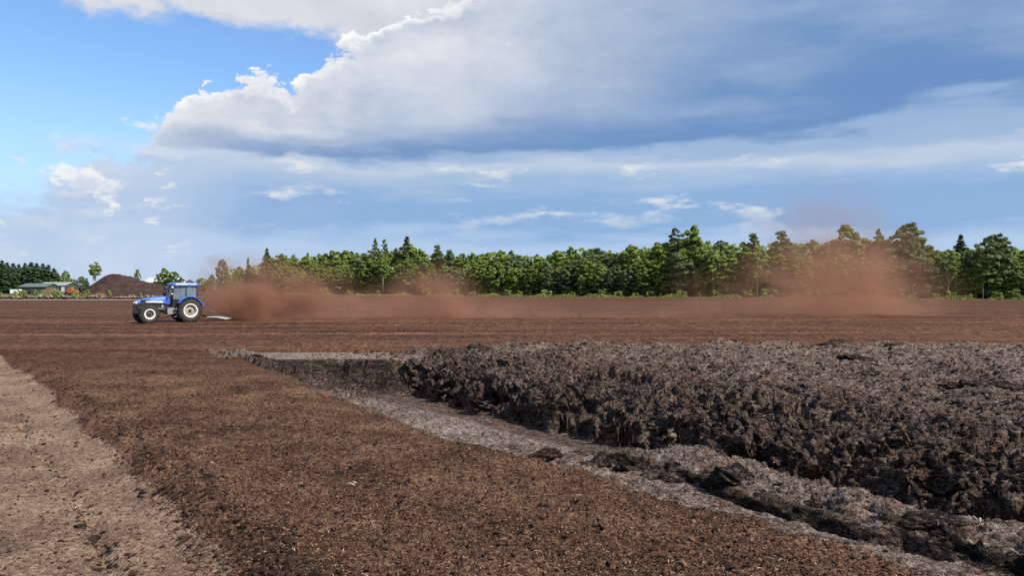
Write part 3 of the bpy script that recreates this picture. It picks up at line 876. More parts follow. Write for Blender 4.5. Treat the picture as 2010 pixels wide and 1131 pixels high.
def tree_at(px, top, kind, i, back, label, group=None, cat='tree', wide=1.0):
    p = forest_pt(px, back)
    Hn = (565.5 - top) * p.y / FPX + CAM_H
    base = {'broad': [13.3, 12.3, 14.2, 12.9], 'birch': [12.3, 12.8], 'spruce': [15.3, 14.3], 'pine': [15.8, 16.3]}[kind]
    s = Hn / base[i % len(base)]
    o = place(kind, i, (p.x, p.y, 0), s * wide, None, s)
    o.name = {'broad': 'broadleaf_tree', 'birch': 'birch_tree', 'spruce': 'spruce_tree', 'pine': 'pine_tree'}[kind]
    return tag(o, label, cat, group)


def skyline(px):
    return float(np.interp(px, [400, 430, 480, 560, 640, 740, 800, 850, 900, 960, 1060, 1100, 1150, 1210, 1300, 1360, 1400, 1440, 1500, 1560, 1620, 1680, 1760, 1820, 1860, 1900, 1960, 2010, 2080],
                           [530, 515, 512, 492, 488, 484, 472, 486, 492, 482, 490, 480, 473, 482, 466, 452, 464, 466, 468, 464, 462, 460, 462, 474, 486, 478, 470, 480, 478]))


# trees that stand out singly
SINGLE = [
    (436, 505, 'broad', 3, 4, 'loose grey-green tree at the left end of the forest, above the dust', 0.55),
    (487, 506, 'spruce', 1, 3, 'slim dark spruce near the left end of the forest', 0.8),
    (524, 488, 'spruce', 0, 0, 'broad dark spruce standing forward at the left end of the forest', 1.25),
    (737, 464, 'pine', 1, 10, 'left one of two thin pines rising together above the forest', 0.75),
    (755, 466, 'pine', 1, 10, 'right one of two thin pines rising together above the forest', 0.75),
    (799, 464, 'spruce', 1, 5, 'pointed bright-lit conifer beside the pair of thin pines', 1.3),
    (858, 474, 'pine', 0, 6, 'ragged pine right of the pointed conifer', 1.1),
    (882, 484, 'pine', 0, 5, 'low flat-topped pine beside the ragged one', 1.2),
    (1325, 442, 'pine', 1, 6, 'grey-green tall narrow tree left of the highest rounded cone', 1.15),
    (1358, 437, 'broad', 2, 4, 'highest green cone-shaped tree in the middle of the forest', 1.15),
    (1478, 449, 'pine', 0, 7, 'dark spreading pine left of the high dust', 1.1),
    (1533, 444, 'pine', 0, 5, 'broad dark pine at the left rim of the high dust', 1.35),
    (1660, 438, 'broad', 1, 5, 'tall thin-leaved tree seen through the top of the dust', 1.2),
    (1772, 430, 'broad', 3, 4, 'tall grey-green tree right of the high dust', 1.05),
    (1725, 444, 'pine', 1, 5, 'narrow pine beside the tall grey-green tree', 0.9),
    (1886, 462, 'spruce', 0, 10, 'low dark rounded crown between two gaps of sky', 1.4),
    (1950, 452, 'broad', 3, 2, 'dark heavy-crowned tree near the right edge of the photo', 1.0),
    (752, 500, 'birch', 0, -3, 'pale-stemmed birch with two trunks at the forest foot', 0.8),
    (1336, 486, 'birch', 1, -2, 'white-stemmed birch left of the leaning one', 0.8),
    (1400, 484, 'birch', 1, -2.5, 'birch with a leaning pale trunk in the middle of the forest', 0.9),
    (1487, 484, 'birch', 0, -2, 'birch with a crooked pale trunk at the rim of the dust', 0.9),
    (1562, 490, 'birch', 1, -1.5, 'birch half veiled by the high dust', 0.8),
    (1862, 488, 'birch', 0, -2, 'birch with a forked pale trunk right of the high dust', 0.9),
    (1930, 494, 'birch', 1, -1.5, 'thin birch under the dark heavy-crowned tree', 0.8),
]
for px, top, kind, i, back, label, wd in SINGLE:
    tree_at(px, top, kind, i, back, label, None, 'tree', wd)

LOOK = ['full round green', 'light yellow-green oval', 'tall green oval', 'grey-green spreading']
CLOOK = {'spruce': ['dark broad spruce', 'dark narrow spruce'], 'pine': ['tufted pine with a cone-shaped top', 'slim tufted pine']}


def where(px):
    if px < 725: return 'left of the two thin pines'
    if px < 1030: return 'right of the two thin pines'
    if px < 1310: return 'left of the highest cone-shaped tree'
    if px < 1540: return 'just left of the high dust'
    if px < 1800: return 'behind the high dust'
    return 'right of the high dust'


px = 452.0
while px < 2075:
    sk = skyline(px); i_ = random.choice([0, 1, 1, 2, 3, 0])
    tree_at(px, sk + random.uniform(24, 40), 'broad', i_, random.uniform(-1, 1.5), LOOK[i_] + ' front-row tree of the forest, ' + where(px), 'front row of leafy forest trees', wide=random.uniform(1.1, 1.5))
    px += random.uniform(25, 39) * (0.75 if px < 900 else 1.0)
px = 470.0
while px < 2075:
    sk = skyline(px); i_ = random.choice([0, 2, 3, 2, 1])
    tree_at(px, sk + random.uniform(3, 13), 'broad', i_, random.uniform(4.5, 7.5), LOOK[i_] + ' tree rising over the front row, ' + where(px), 'second row of leafy forest trees', wide=random.uniform(1.0, 1.35))
    px += random.uniform(26, 42) * (0.75 if px < 900 else 1.0)
px = 560.0
while px < 2060:
    sk = skyline(px)
    if not (1580 < px < 1640):
        kd = 'pine'; i_ = random.randrange(2)
        tree_at(px, sk + random.uniform(2, 12), kd, i_, random.uniform(9, 12), CLOOK[kd][i_] + ' topping the leafy forest, ' + where(px), 'conifer tops along the forest skyline', wide=random.uniform(1.2, 1.8))
    px += random.uniform(36, 66)

# depth of the wood behind (one mass of dark stems and foliage)
Ps = []; Ns = []
for _ in range(15000):
    q = random.uniform(440, 2120); p = forest_pt(q, random.uniform(6, 24)); top = (565.5 - skyline(q) - 16) * p.y / FPX + CAM_H
    Ps.append((p.x, p.y, top * random.random() ** 1.3 + 0.2)); Ns.append((random.gauss(0, 1), random.gauss(-0.4, 1), random.gauss(0.5, 1)))
V, F, T = leaves(np.array(Ps), np.array(Ns), rng.uniform(0.4, 0.9, 15000), rng.uniform(0, 0.6, 15000))
tag(link('woodland', np_mesh('woodland', V, F, False, {'tint': T}), L_broad), 'dark inner mass of the wood behind the forest edge', 'woodland', kind='stuff')

# shrubs along the foot of the forest
sh_a = empty('shrub')
V, F, T = clump_crown(2.6, 0.0, 1.5, 20, 50, 0.20); link('foliage', np_mesh('foliage', V, F, False, {'tint': np.clip(T, 0, 1)}), L_birch, sh_a)
trunk_mesh(1.6, 0.05, 4, 0, 0.1, 0.8).build('stem', M_bark, sh_a)
px = 640; first = True
while px < 2050:
    o = sh_a if first else copy_tree(sh_a); first = False
    p = forest_pt(px, random.uniform(-5.5, -3.0)); s = random.uniform(0.5, 1.15)
    o.location = (p.x, p.y, 0); o.scale = (s * random.uniform(1, 1.5), s, s); o.rotation_euler = (0, 0, random.uniform(0, 6.28))
    tag(o, 'low green shrub at the foot of the forest, ' + where(px), 'shrub', 'shrubs on the forest verge')
    px += random.uniform(22, 60)

# grass verge
n = 34000
pxs = rng.uniform(560, 2110, n); bk = rng.normal(-6.5, 2.4, n)
G = np.array([[*forest_pt(a, b), 0.0] for a, b in zip(pxs, bk)])
hgt = rng.uniform(0.25, 1.0, n) * np.clip(1 - np.abs(bk + 6.5) / 8, 0.25, 1) * (0.25 + 0.9 * sstep(fbm(pxs * 0.02, pxs * 0, 251, 3), -0.3, 0.4)); ang = rng.uniform(0, 3.14, n); wd = rng.uniform(0.08, 0.22, n)
du = np.stack([np.cos(ang) * wd, np.sin(ang) * wd, 0 * wd], 1); tp = np.stack([rng.normal(0, .1, n), rng.normal(0, .1, n), hgt], 1)
q = np.stack([G - du, G + du, G + tp + du * 0.4, G + tp - du * 0.4], 1)
tag(link('verge_grass', np_mesh('verge_grass', q.reshape(-1, 3), np.arange(n * 4).reshape(n, 4), False, {'tint': np.repeat(rng.uniform(0, 1, n), 4)}), M_grass),
    'strip of rough yellow-green grass along the foot of the forest', 'grass', kind='stuff')
mb = MB()
ring = [forest_pt(a, -8.0) for a in range(540, 2160, 60)] ; ring2 = [forest_pt(a, 34.0) for a in range(540, 2160, 60)]
vs = [(p.x, p.y + random.uniform(-.8, .8), 0.12) for p in ring] + [(p.x, p.y, 0.16) for p in ring2]; m_ = len(ring)
mb.add(vs, [(i, i + 1, m_ + i + 1, m_ + i) for i in range(m_ - 1)])
M_floor = plain('forest floor', (0.085, 0.085, 0.032), 0.95, var=0.5, scale=0.6)
tag(mb.build('verge', M_floor), kind='structure')


# ------------------------------------------------------------------ left background: conifers, sheds, heaps, spoil row
def px_tree(px, top, kind, i, Y, label, group=None, wide=1.0):
    base = {'broad': [13.3, 12.3, 14.2, 12.9], 'birch': [12.3, 12.8], 'spruce': [15.3, 14.3], 'pine': [15.8, 16.3]}[kind]
    H = (565.5 - top) * Y / FPX + CAM_H; s = H / base[i % len(base)]
    o = place(kind, i, at(px, Y), s * wide, None, s)
    o.name = {'broad': 'broadleaf_tree', 'birch': 'birch_tree', 'spruce': 'spruce_tree', 'pine': 'pine_tree'}[kind]
    return tag(o, label, 'tree', group)


for px, top in ((-22, 512), (-8, 514), (4, 512), (14, 516), (26, 517), (37, 519), (49, 517), (61, 515), (72, 517), (84, 518), (95, 520), (106, 527), (114, 538)):
    px_tree(px, top, 'spruce', random.randrange(2), random.uniform(352, 372), 'dark conifer in the dense stand behind the green sheds', 'conifer stand behind the sheds', random.uniform(1.7, 2.2))
px_tree(8, 522, 'spruce', 0, 318, 'big dark conifer at the left edge of the photo, left of the green shed', None, 1.9)
px_tree(28, 528, 'spruce', 1, 322, 'dark conifer touching the left end of the green shed', None, 1.6)
px_tree(128, 531, 'broad', 0, 345, 'bright leafy tree between the conifer stand and the peat heap', None, 0.85)
px_tree(140, 546, 'broad', 1, 335, 'low bright leafy tree behind the orange machine', None, 1.1)
px_tree(157, 541, 'broad', 3, 350, 'dark bushy tree left of the big peat heap', None, 1.2)
px_tree(170, 546, 'spruce', 0, 352, 'dark low conifer at the left foot of the big peat heap', None, 1.6)
px_tree(187, 513, 'birch', 0, 340, 'open-crowned tree rising behind the big peat heap', None, 0.85)
px_tree(240, 541, 'broad', 1, 345, 'small tree just topping the right slope of the peat heap', None, 0.7)
px_tree(270, 526, 'birch', 1, 310, 'thin sparse young tree right of the peat heap', None, 0.6)
px_tree(322, 525, 'broad', 1, 330, 'round bright green tree behind the tractor cab', None, 1.25)
px_tree(343, 532, 'broad', 0, 326, 'right half of the round tree clump behind the tractor cab', None, 1.1)
px_tree(352, 545, 'broad', 3, 318, 'low olive tree behind the tractor roof', None, 1.2)

px_tree(376, 548, 'broad', 3, 345, 'first of three low hazy trees between the tractor and the forest', None, 1.5)
px_tree(396, 545, 'broad', 0, 340, 'second of three low hazy trees between the tractor and the forest', None, 1.4)
px_tree(416, 538, 'broad', 1, 335, 'third of three low hazy trees, nearest to the forest', None, 1.2)

M_green_roof = plain('green sheet roof', (0.10, 0.135, 0.120), 0.6, var=0.3)
M_pale_roof = plain('pale green sheet roof', (0.25, 0.29, 0.26), 0.6, var=0.2)
M_dark_wall = plain('dark green cladding', (0.035, 0.065, 0.055), 0.7)
M_white = plain('white paint', (0.78, 0.78, 0.76), 0.5, var=0.08)
M_grey_roof = plain('grey sheet roof', (0.50, 0.53, 0.56), 0.45, var=0.12)
M_orange = plain('orange paint', (0.42, 0.11, 0.04), 0.5, var=0.15)
M_dark = plain('dark metal', (0.020, 0.020, 0.022), 0.55, var=0.3)
M_glass = plain('dark window glass', (0.03, 0.045, 0.06), 0.15, var=0.1)


def shed(name, px0, px1, Y, eave, ridge_h, depth, wallm, roofm, label, doors):
    x0, x1 = (px0 - 1005) / FPX * Y, (px1 - 1005) / FPX * Y
    t = empty(name, ((x0 + x1) / 2, Y, 0)); L = x1 - x0
    m = MB(); m.box(-L / 2, L / 2, 0, depth, 0, eave - 0.06); m.build('wall', wallm, t)
    m = MB()
    ov = 0.35
    prof = [(-ov, eave - 0.05), (depth / 2, ridge_h), (depth + ov, eave - 0.05), (depth + ov, eave + 0.08), (depth / 2, ridge_h + 0.14), (-ov, eave + 0.08)]
    vs = [(-L / 2 - ov, p[0], p[1]) for p in prof] + [(L / 2 + ov, p[0], p[1]) for p in prof]; n = 6
    m.add(vs, [(i, (i + 1) % n, n + (i + 1) % n, n + i) for i in range(n)] + [tuple(range(n)), tuple(range(2 * n - 1, n - 1, -1))])
    rf = m.build('roof', roofm, t)
    r = MB()
    q = -L / 2
    while q < L / 2:                                # standing seams of the sheet roof
        r.box(q, q + 0.08, 0, 0.01, 0, 0.01)
        b = len(r.v) - 8
        for i in range(8):
            xx, yy, zz = r.v[b + i]
            yq = -ov if yy == 0 else depth / 2
            zq = (eave + 0.08 if yy == 0 else ridge_h + 0.14) + (0.06 if zz > 0 else -0.02)
            r.v[b + i] = (xx, yq, zq)
        q += 1.2
    r.build('seam', roofm, rf)
    for sx in (-L / 2 + 0.02, L / 2 - 0.02):
        g = MB(); g.add([(sx, 0.02, eave - 0.1), (sx, depth - 0.02, eave - 0.1), (sx, depth / 2, ridge_h - 0.08)], [(0, 1, 2)]); g.build('gable', wallm, t)
    for a, b_, dm, hh in doors:
        d = MB(); d.box(-L / 2 + a * L, -L / 2 + b_ * L, -0.06, -0.01, 0.0, hh); d.build('door', dm, t)
    return tag(t, label, 'shed')


shed('machine_shed', 38, 90, 300, 3.0, 4.3, 9, M_dark_wall, M_green_roof, 'long dark green shed with a dull green roof by the conifers', [(0.12, 0.28, M_dark, 2.8), (0.55, 0.7, M_dark, 2.8)])
shed('open_shed', 76, 128, 322, 3.6, 5.0, 10, M_dark_wall, M_pale_roof, 'shed with a pale green roof and white end doors behind the brown heap', [(0.86, 0.91, M_white, 3.2), (0.93, 0.97, M_white, 3.2), (0.3, 0.5, M_dark, 3.0)])
shed('barn', 282, 345, 335, 5.0, 7.0, 12, M_white, M_grey_roof, 'low barn with a pale grey roof between the heap and the tractor', [(0.2, 0.35, M_dark, 3.2)])


def heap_mat(name, dark, light):
    m, nt, p = mat(name)
    g = nt.nodes.new('ShaderNodeNewGeometry'); P = g.outputs['Position']
    x, y, z = sep(nt, P)
    n1 = noise(nt, vec(nt, x, y, z * 0.5), 0.55, 6, 0.65); n2 = noise(nt, P, 3.0, 4, 0.6)
    nt.links.new(mixc(nt, (n1 * 0.7 + n2 * 0.4 - 0.05).smooth(0.3, 0.75), dark, light), p.inputs['Base Color'])
    p.inputs['Roughness'].default_value = 0.95; p.inputs['Specular IOR Level'].default_value = 0.1
    bump(nt, p, n1 + n2 * 0.6, 0.8, 0.5)
    return m


M_heap = heap_mat('stockpile peat', (0.028, 0.017, 0.015), (0.085, 0.052, 0.044))
M_heap2 = heap_mat('dry heap peat', (0.10, 0.058, 0.040), (0.21, 0.130, 0.090))


def heap(name, px0, px1, Y, prof, depth, m, label, seed):
    """prof: list of (fraction along, height)"""
    x0, x1 = (px0 - 1005) / FPX * Y, (px1 - 1005) / FPX * Y
    L = x1 - x0; nx, ny = 120, 50
    u = np.linspace(0, 1, nx); v = np.linspace(-1, 1, ny)
    U, Vv = np.meshgrid(u, v)
    H = np.interp(U, [p[0] for p in prof], [p[1] for p in prof])
    Hs = H * np.clip(1 - np.abs(Vv) ** 1.15, 0, 1)
    xx = (U - 0.5) * L; yy = Vv * depth / 2 * (0.55 + 0.45 * np.minimum(1, H / max(p[1] for p in prof)))
    zz = Hs + (0.22 * fbm(xx * 0.35, yy * 0.35, seed, 4) + 0.05 * fbm(xx * 2, yy * 2, seed + 9, 3)) * np.minimum(1, Hs) - 0.08
    me, _ = grid_mesh(name, xx, yy, zz, np.ones_like(xx, bool), {})
    o = link(name, me, m); o.location = ((x0 + x1) / 2, Y, 0)
    return tag(o, label, 'heap')


heap('peat_heap', 146, 420, 250, [(0, 0), (0.06, 1.3), (0.14, 4.2), (0.22, 6.6), (0.27, 7.35), (0.33, 7.2), (0.42, 6.2), (0.52, 4.6), (0.62, 3.7), (0.75, 3.2), (0.9, 1.8), (1, 0)], 24, M_heap,
     'big dark brown peat stockpile behind the tractor', 201)
heap('peat_heap', 60, 138, 262, [(0, 0), (0.2, 1.2), (0.45, 2.9), (0.6, 2.7), (0.8, 1.2), (1, 0)], 12, M_heap2, 'small pale brown heap in front of the green sheds', 221)
heap('peat_heap', -30, 150, 232, [(0, 0.5), (0.2, 0.9), (0.5, 0.7), (0.8, 1.0), (1, 0)], 9, M_heap2, 'long low pale bank of peat left of the big heap', 231)
heap('peat_heap', 180, 218, 228, [(0, 0), (0.3, 1.25), (0.6, 1.1), (1, 0)], 5, M_heap2, 'little light heap at the front foot of the big stockpile', 241)

# orange loader standing beside the sheds
t = empty('loader', at(140, 258), R(175))
m = MB(); m.prism([(-2.2, 0.9), (-2.2, 1.7), (-0.6, 1.9), (1.2, 1.7), (1.4, 0.9)], -0.8, 0.8); m.build('body', M_orange, t)
m = MB(); m.prism([(-0.5, 1.9), (-0.4, 2.9), (0.7, 2.9), (0.9, 1.8)], -0.6, 0.6); cb = m.build('cab', M_orange, t)
m = MB(); m.box(-0.3, 0.65, -0.63, -0.60, 2.05, 2.75); m.build('window', M_glass, cb)
for wx in (-1.4, 1.0):
    for wy in (-0.85, 0.85):
        m = MB(); m.lathe([(-0.22, 0.3), (-0.22, 0.62), (-0.14, 0.7), (0.14, 0.7), (0.22, 0.62), (0.22, 0.3)], 14, Matrix.Translation((wx, wy, 0.7))); m.build('wheel', M_dark, t)
m = MB(); m.tube([(1.0, -0.5, 1.5), (2.2, -0.5, 1.6), (2.9, -0.5, 0.6)], 0.09, 6); m.tube([(1.0, 0.5, 1.5), (2.2, 0.5, 1.6), (2.9, 0.5, 0.6)], 0.09, 6); m.build('arm', M_orange, t)
m = MB(); m.prism([(2.8, 0.15), (2.8, 0.9), (3.1, 1.0), (3.0, 0.35), (3.7, 0.2), (3.7, 0.1)], -1.0, 1.0); m.build('bucket', M_dark, t)
tag(t, 'small orange loader parked beside the pale brown heap', 'loader')

# parked trailer and white van by the sheds
t = empty('van', at(35, 285), R(8))
m = MB(); m.prism([(-2.3, 0.5), (-2.3, 1.9), (-2.2, 2.05), (0.9, 2.05), (1.5, 1.25), (2.3, 1.1), (2.4, 0.5)], -0.9, 0.9); m.build('body', M_white, t)
m = MB(); m.prism([(0.35, 1.3), (0.35, 1.85), (0.85, 1.85), (1.25, 1.3)], -0.93, -0.905); m.build('window', M_glass, t)
for wx in (-1.4, 1.5):
    for wy in (-0.82, 0.82):
        m = MB(); m.lathe([(-0.12, 0.15), (-0.12, 0.36), (0.12, 0.36), (0.12, 0.15)], 14, Matrix.Translation((wx, wy, 0.36))); m.build('wheel', M_dark, t)
tag(t, 'white van parked at the left end of the green shed', 'van')
t = empty('trailer', at(54, 283), R(-4))
m = MB(); m.prism([(-2.0, 0.7), (-2.0, 0.95), (-1.2, 1.9), (1.7, 1.9), (2.0, 0.95), (2.0, 0.7)], -0.9, 0.9); m.build('body', M_dark, t)
m = MB(); m.tube([(2.0, 0, 0.8), (3.3, 0, 0.55)], 0.07, 6); m.build('drawbar', M_dark, t)
for wy in (-0.85, 0.85):
    m = MB(); m.lathe([(-0.12, 0.15), (-0.12, 0.42), (0.12, 0.42), (0.12, 0.15)], 14, Matrix.Translation((-0.2, wy, 0.42))); m.build('wheel', M_dark, t)
tag(t, 'dark trailer parked in front of the green shed', 'trailer')

# low spoil row with roots and saplings at the far side of the field
M_root = plain('bleached root', (0.30, 0.23, 0.17), 0.85, var=0.4, scale=5)


def lump_mesh(seed, sub=2, rough=0.35, sq=(1, 1, 0.6)):
    import bmesh
    bm = bmesh.new(); bmesh.ops.create_icosphere(bm, subdivisions=sub, radius=1.0)
    v = np.array([q.co for q in bm.verts])
    th = np.arctan2(v[:, 1], v[:, 0]); ph = v[:, 2]
    d = 1 + rough * fbm(v[:, 0] * 1.4 + v[:, 2] * 1.1 + seed, v[:, 1] * 1.4 - v[:, 2] * 0.9, seed, 4, 0.65) + 0.10 * fbm(v[:, 0] * 6 + v[:, 2] * 5, v[:, 1] * 6, seed + 3, 2)
    for q, k_ in zip(bm.verts, d): q.co = Vector((q.co.x * k_ * sq[0], q.co.y * k_ * sq[1], q.co.z * k_ * sq[2]))
    me = bpy.data.meshes.new('peat_lump'); bm.to_mesh(me); bm.free()
    me.polygons.foreach_set('use_smooth', [sub > 2] * len(me.polygons))
    a_ = me.attributes.new('dry', 'FLOAT', 'POINT'); a_.data.foreach_set('value', np.full(len(me.vertices), 0.32, np.float32))
    return me


def stump(name='root_stump'):
    t = empty(name)
    link('soil', lump_mesh(301, 2, 0.5, (0.9, 0.7, 0.5)), M_cut, t)
    for k_ in range(4):
        a_ = random.uniform(0, 6.28); L = random.uniform(0.5, 1.2); h_ = random.uniform(0.1, 0.7)
        m = MB(); m.tube([(0, 0, 0.25), (math.cos(a_) * L * 0.5, math.sin(a_) * L * 0.5, 0.3 + h_ * 0.7), (math.cos(a_) * L, math.sin(a_) * L, 0.2 + h_)], [0.11, 0.08, 0.03], 6); m.build('root', M_root, t)
    return t


st0 = [stump(), stump(), stump()]; cnt = 0
px = -4.0
while px < 402:
    o = st0[cnt] if cnt < 3 else copy_tree(st0[random.randrange(3)]); cnt += 1
    s = random.uniform(0.7, 1.35); o.location = at(px, random.uniform(172, 188)); o.scale = (s * 1.2, s, s); o.rotation_euler = (0, 0, random.uniform(0, 6.28))
    tag(o, 'dug-up stump with bleached roots in the spoil row, ' + ('below the green sheds' if px < 135 else 'below the big peat heap' if px < 290 else 'behind the tractor'), 'stump', 'stumps in the spoil row')
    px += random.uniform(6, 12)
sap0 = empty('sapling')
V, F, T = clump_crown(2.0, 0.3, 0.6, 12, 34, 0.15, 'cone', (0.25, 0.5)); link('foliage', np_mesh('foliage', V, F, False, {'tint': np.clip(T, 0, 1)}), L_young, sap0)
trunk_mesh(1.8, 0.035, 3, 0, 0.2, 0.4).build('stem', M_bark, sap0)
first = True
for px in (2, 20, 23, 30, 34, 39, 45, 50, 70, 74, 80, 86, 97, 101, 108, 113, 117, 122, 143, 147, 152, 157, 166, 172, 196, 215, 276):
    o = sap0 if first else copy_tree(sap0); first = False
    s = random.uniform(0.55, 1.05); o.location = at(px, random.uniform(184, 198)); o.scale = (s * 1.3, s * 1.3, s); o.rotation_euler = (0, 0, random.uniform(0, 6.28))
    tag(o, 'yellow-green sapling behind the stumps, ' + ('below the conifers at the left edge' if px < 55 else 'in front of the small pale heap' if px < 135 else 'left of the big peat heap' if px < 180 else 'in front of the big peat heap'), 'sapling', 'saplings along the spoil row')

# pale track at the left far edge of the field
M_track = plain('pale track', (0.20, 0.155, 0.125), 0.95, var=0.3, scale=0.5)
m = MB(); xs_ = np.linspace(-150, -76, 40)
vs = [(x_, 152 + random.uniform(-.5, .5), 0.14) for x_ in xs_] + [(x_, 162 + random.uniform(-.8, .8), 0.20) for x_ in xs_]
m.add(vs, [(i, i + 1, 41 + i, 40 + i) for i in range(39)]); tag(m.build('track', M_track), kind='structure')


# ------------------------------------------------------------------ single lumps, roots and chips in the foreground
def cut_z(x, y):
    d2 = (cut_V[:, 0] - x) ** 2 + (cut_V[:, 1] - y) ** 2
    return float(cut_V[np.argsort(d2)[:6], 2].max())


def near_z(x, y):
    d2 = (near_V[:, 0] - x) ** 2 + (near_V[:, 1] - y) ** 2
    return float(near_V[np.argmin(d2), 2])


LUMPS = [
    (1060, 12.35, 0.26, (1.25, 0.7, 0.55), 'dark peat lump lying at the edge of the pale silt strip'),
    (1170, 12.0, 0.20, (1.5, 0.8, 0.6), 'low dark peat lump right of the lump on the silt strip'),
    (1245, 11.75, 0.24, (1.6, 0.8, 0.5), 'long dark peat lump at the start of the ridge'),
    (1300, 11.2, 0.20, (1.3, 0.8, 0.6), 'peat lump on the left shoulder of the ridge'),
    (1440, 10.6, 0.22, (1.2, 0.8, 0.7), 'knobbly dark lump standing on the ridge'),
    (1640, 29.6, 0.42, (1.9, 0.9, 0.55), 'largest lump on the far skyline of the cut bank'),
    (1755, 29.0, 0.36, (1.4, 0.8, 0.45), 'dark flat lump right of the largest one on the bank skyline'),
    (940, 29.6, 0.30, (1.5, 0.8, 0.5), 'dark lump on the skyline at the left end of the bank'),
    (1690, 23.5, 0.38, (2.0, 0.8, 0.35), 'long dark slab lying flat on top of the bank'),
    (1930, 16.3, 0.34, (2.2, 0.7, 0.42), 'long black slab on the bank near the right edge of the photo'),
    (1700, 19.5, 0.24, (1.4, 0.8, 0.45), 'small dark lump in the middle of the bank top'),
    (1450, 20.5, 0.24, (1.8, 0.8, 0.4), 'dark lump on the bank left of the long slab'),
    (1790, 8.75, 0.22, (1.8, 0.8, 0.6), 'dark broken block at the front of the ridge'),
    (1870, 8.35, 0.18, (1.3, 0.8, 0.6), 'smaller block beside the broken block at the front of the ridge'),
]
for i, (px, Y_, r_, sq, label) in enumerate(LUMPS):
    x_ = (px - 1005) / FPX * Y_
    o = link('peat_lump', lump_mesh(311 + i * 7, 4, 0.45, sq), M_cut)
    o.location = (x_, Y_, cut_z(x_, Y_) - 0.12 * r_); o.scale = (r_, r_, r_); o.rotation_euler = (random.uniform(-.2, .2), random.uniform(-.2, .2), random.uniform(-0.4, 0.4))
    tag(o, label, 'peat lump')

M_straw = plain('bleached wood', (0.36, 0.28, 0.20), 0.8, var=0.25, scale=20)


def twig(name, loc, L, n, label, cat, r=0.008):
    m = MB()
    for k_ in range(n):
        a_ = random.uniform(0, 6.28); b_ = Vector((random.uniform(-.3, .3) * L, random.uniform(-.3, .3) * L, 0.01))
        d_ = Vector((math.cos(a_), math.sin(a_), random.uniform(0.0, 0.25))) * L * random.uniform(0.4, 0.8)
        m.tube([b_ - d_ * 0.5, b_ + Vector((random.uniform(-.1, .1) * L, random.uniform(-.1, .1) * L, 0.02)), b_ + d_ * 0.5], [r * 0.7, r, r * 0.4], 6)
    o = m.build(name, M_straw); o.location = loc
    return tag(o, label, cat)


for px, py, L, n_, label in ((690, 968, 0.17, 4, 'pale branching root fragment in the middle of the brown milled strip'),
                             (1411, 973, 0.06, 2, 'tiny pale wood chip near the silt strip'),
                             (575, 1122, 0.07, 2, 'pale chip at the bottom edge of the brown strip'),
                             (730, 1052, 0.05, 2, 'small white chip below the branching root fragment'),
                             (152, 987, 0.12, 3, 'pale splinter lying beside the rut in the tan path'),
                             (414, 930, 0.10, 2, 'thin pale fibre stick on the milled strip near the path'),
                             (1935, 1122, 0.08, 2, 'pale chip at the bottom right of the brown strip'),
                             (590, 965, 0.06, 2, 'small pale chip left of the branching root fragment')):
    Y_ = CAM_H * FPX / (py - 565.5) * 0.985; x_ = (px - 1005) / FPX * Y_
    twig('wood_chip' if n_ == 2 else 'root_fragment', (x_, Y_, near_z(x_, Y_) + 0.02), L, n_, label, 'wood chip' if n_ == 2 else 'root', 0.007 if n_ > 2 else 0.006)
for px, Y_, L, label in ((1905, 8.9, 0.24, 'pale dry root sticking out of the ridge near the right edge'), (1660, 13.4, 0.20, 'pale root stub on the shaded face of the bank')):
    x_ = (px - 1005) / FPX * Y_
    twig('dry_root', (x_, Y_, cut_z(x_, Y_) + 0.03), L, 4, label, 'root', 0.012)

# ------------------------------------------------------------------ tractor
M_blue = plain('tractor blue', (0.022, 0.135, 0.55), 0.38, var=0.08, coat=0.2, dusty=0.35)
M_rim = plain('rim white', (0.80, 0.79, 0.75), 0.5, var=0.06, dusty=0.45)
M_harrow = plain('worn grey paint', (0.50, 0.49, 0.46), 0.6, var=0.3, scale=9)
M_disc = plain('dusty wheel disc', (0.36, 0.33, 0.27), 0.65, var=0.15, dusty=0.6)
M_tyre = plain('tyre rubber', (0.038, 0.030, 0.026), 0.8, var=0.35)
M_black = plain('black trim', (0.012, 0.012, 0.013), 0.5, var=0.2)
M_engine = plain('engine grey', (0.050, 0.050, 0.054), 0.6, var=0.4, dusty=0.4)
M_step = plain('step grey', (0.22, 0.22, 0.22), 0.55, var=0.25)
M_lamp = plain('lamp lens', (0.75, 0.75, 0.72), 0.2, var=0.05)
mg, ntg, pg = mat('cab glass')
pg.inputs['Base Color'].default_value = (0.30, 0.40, 0.48, 1); pg.inputs['Roughness'].default_value = 0.06
pg.inputs['Transmission Weight'].default_value = 0.0; pg.inputs['Alpha'].default_value = 0.38
M_cabglass = mg


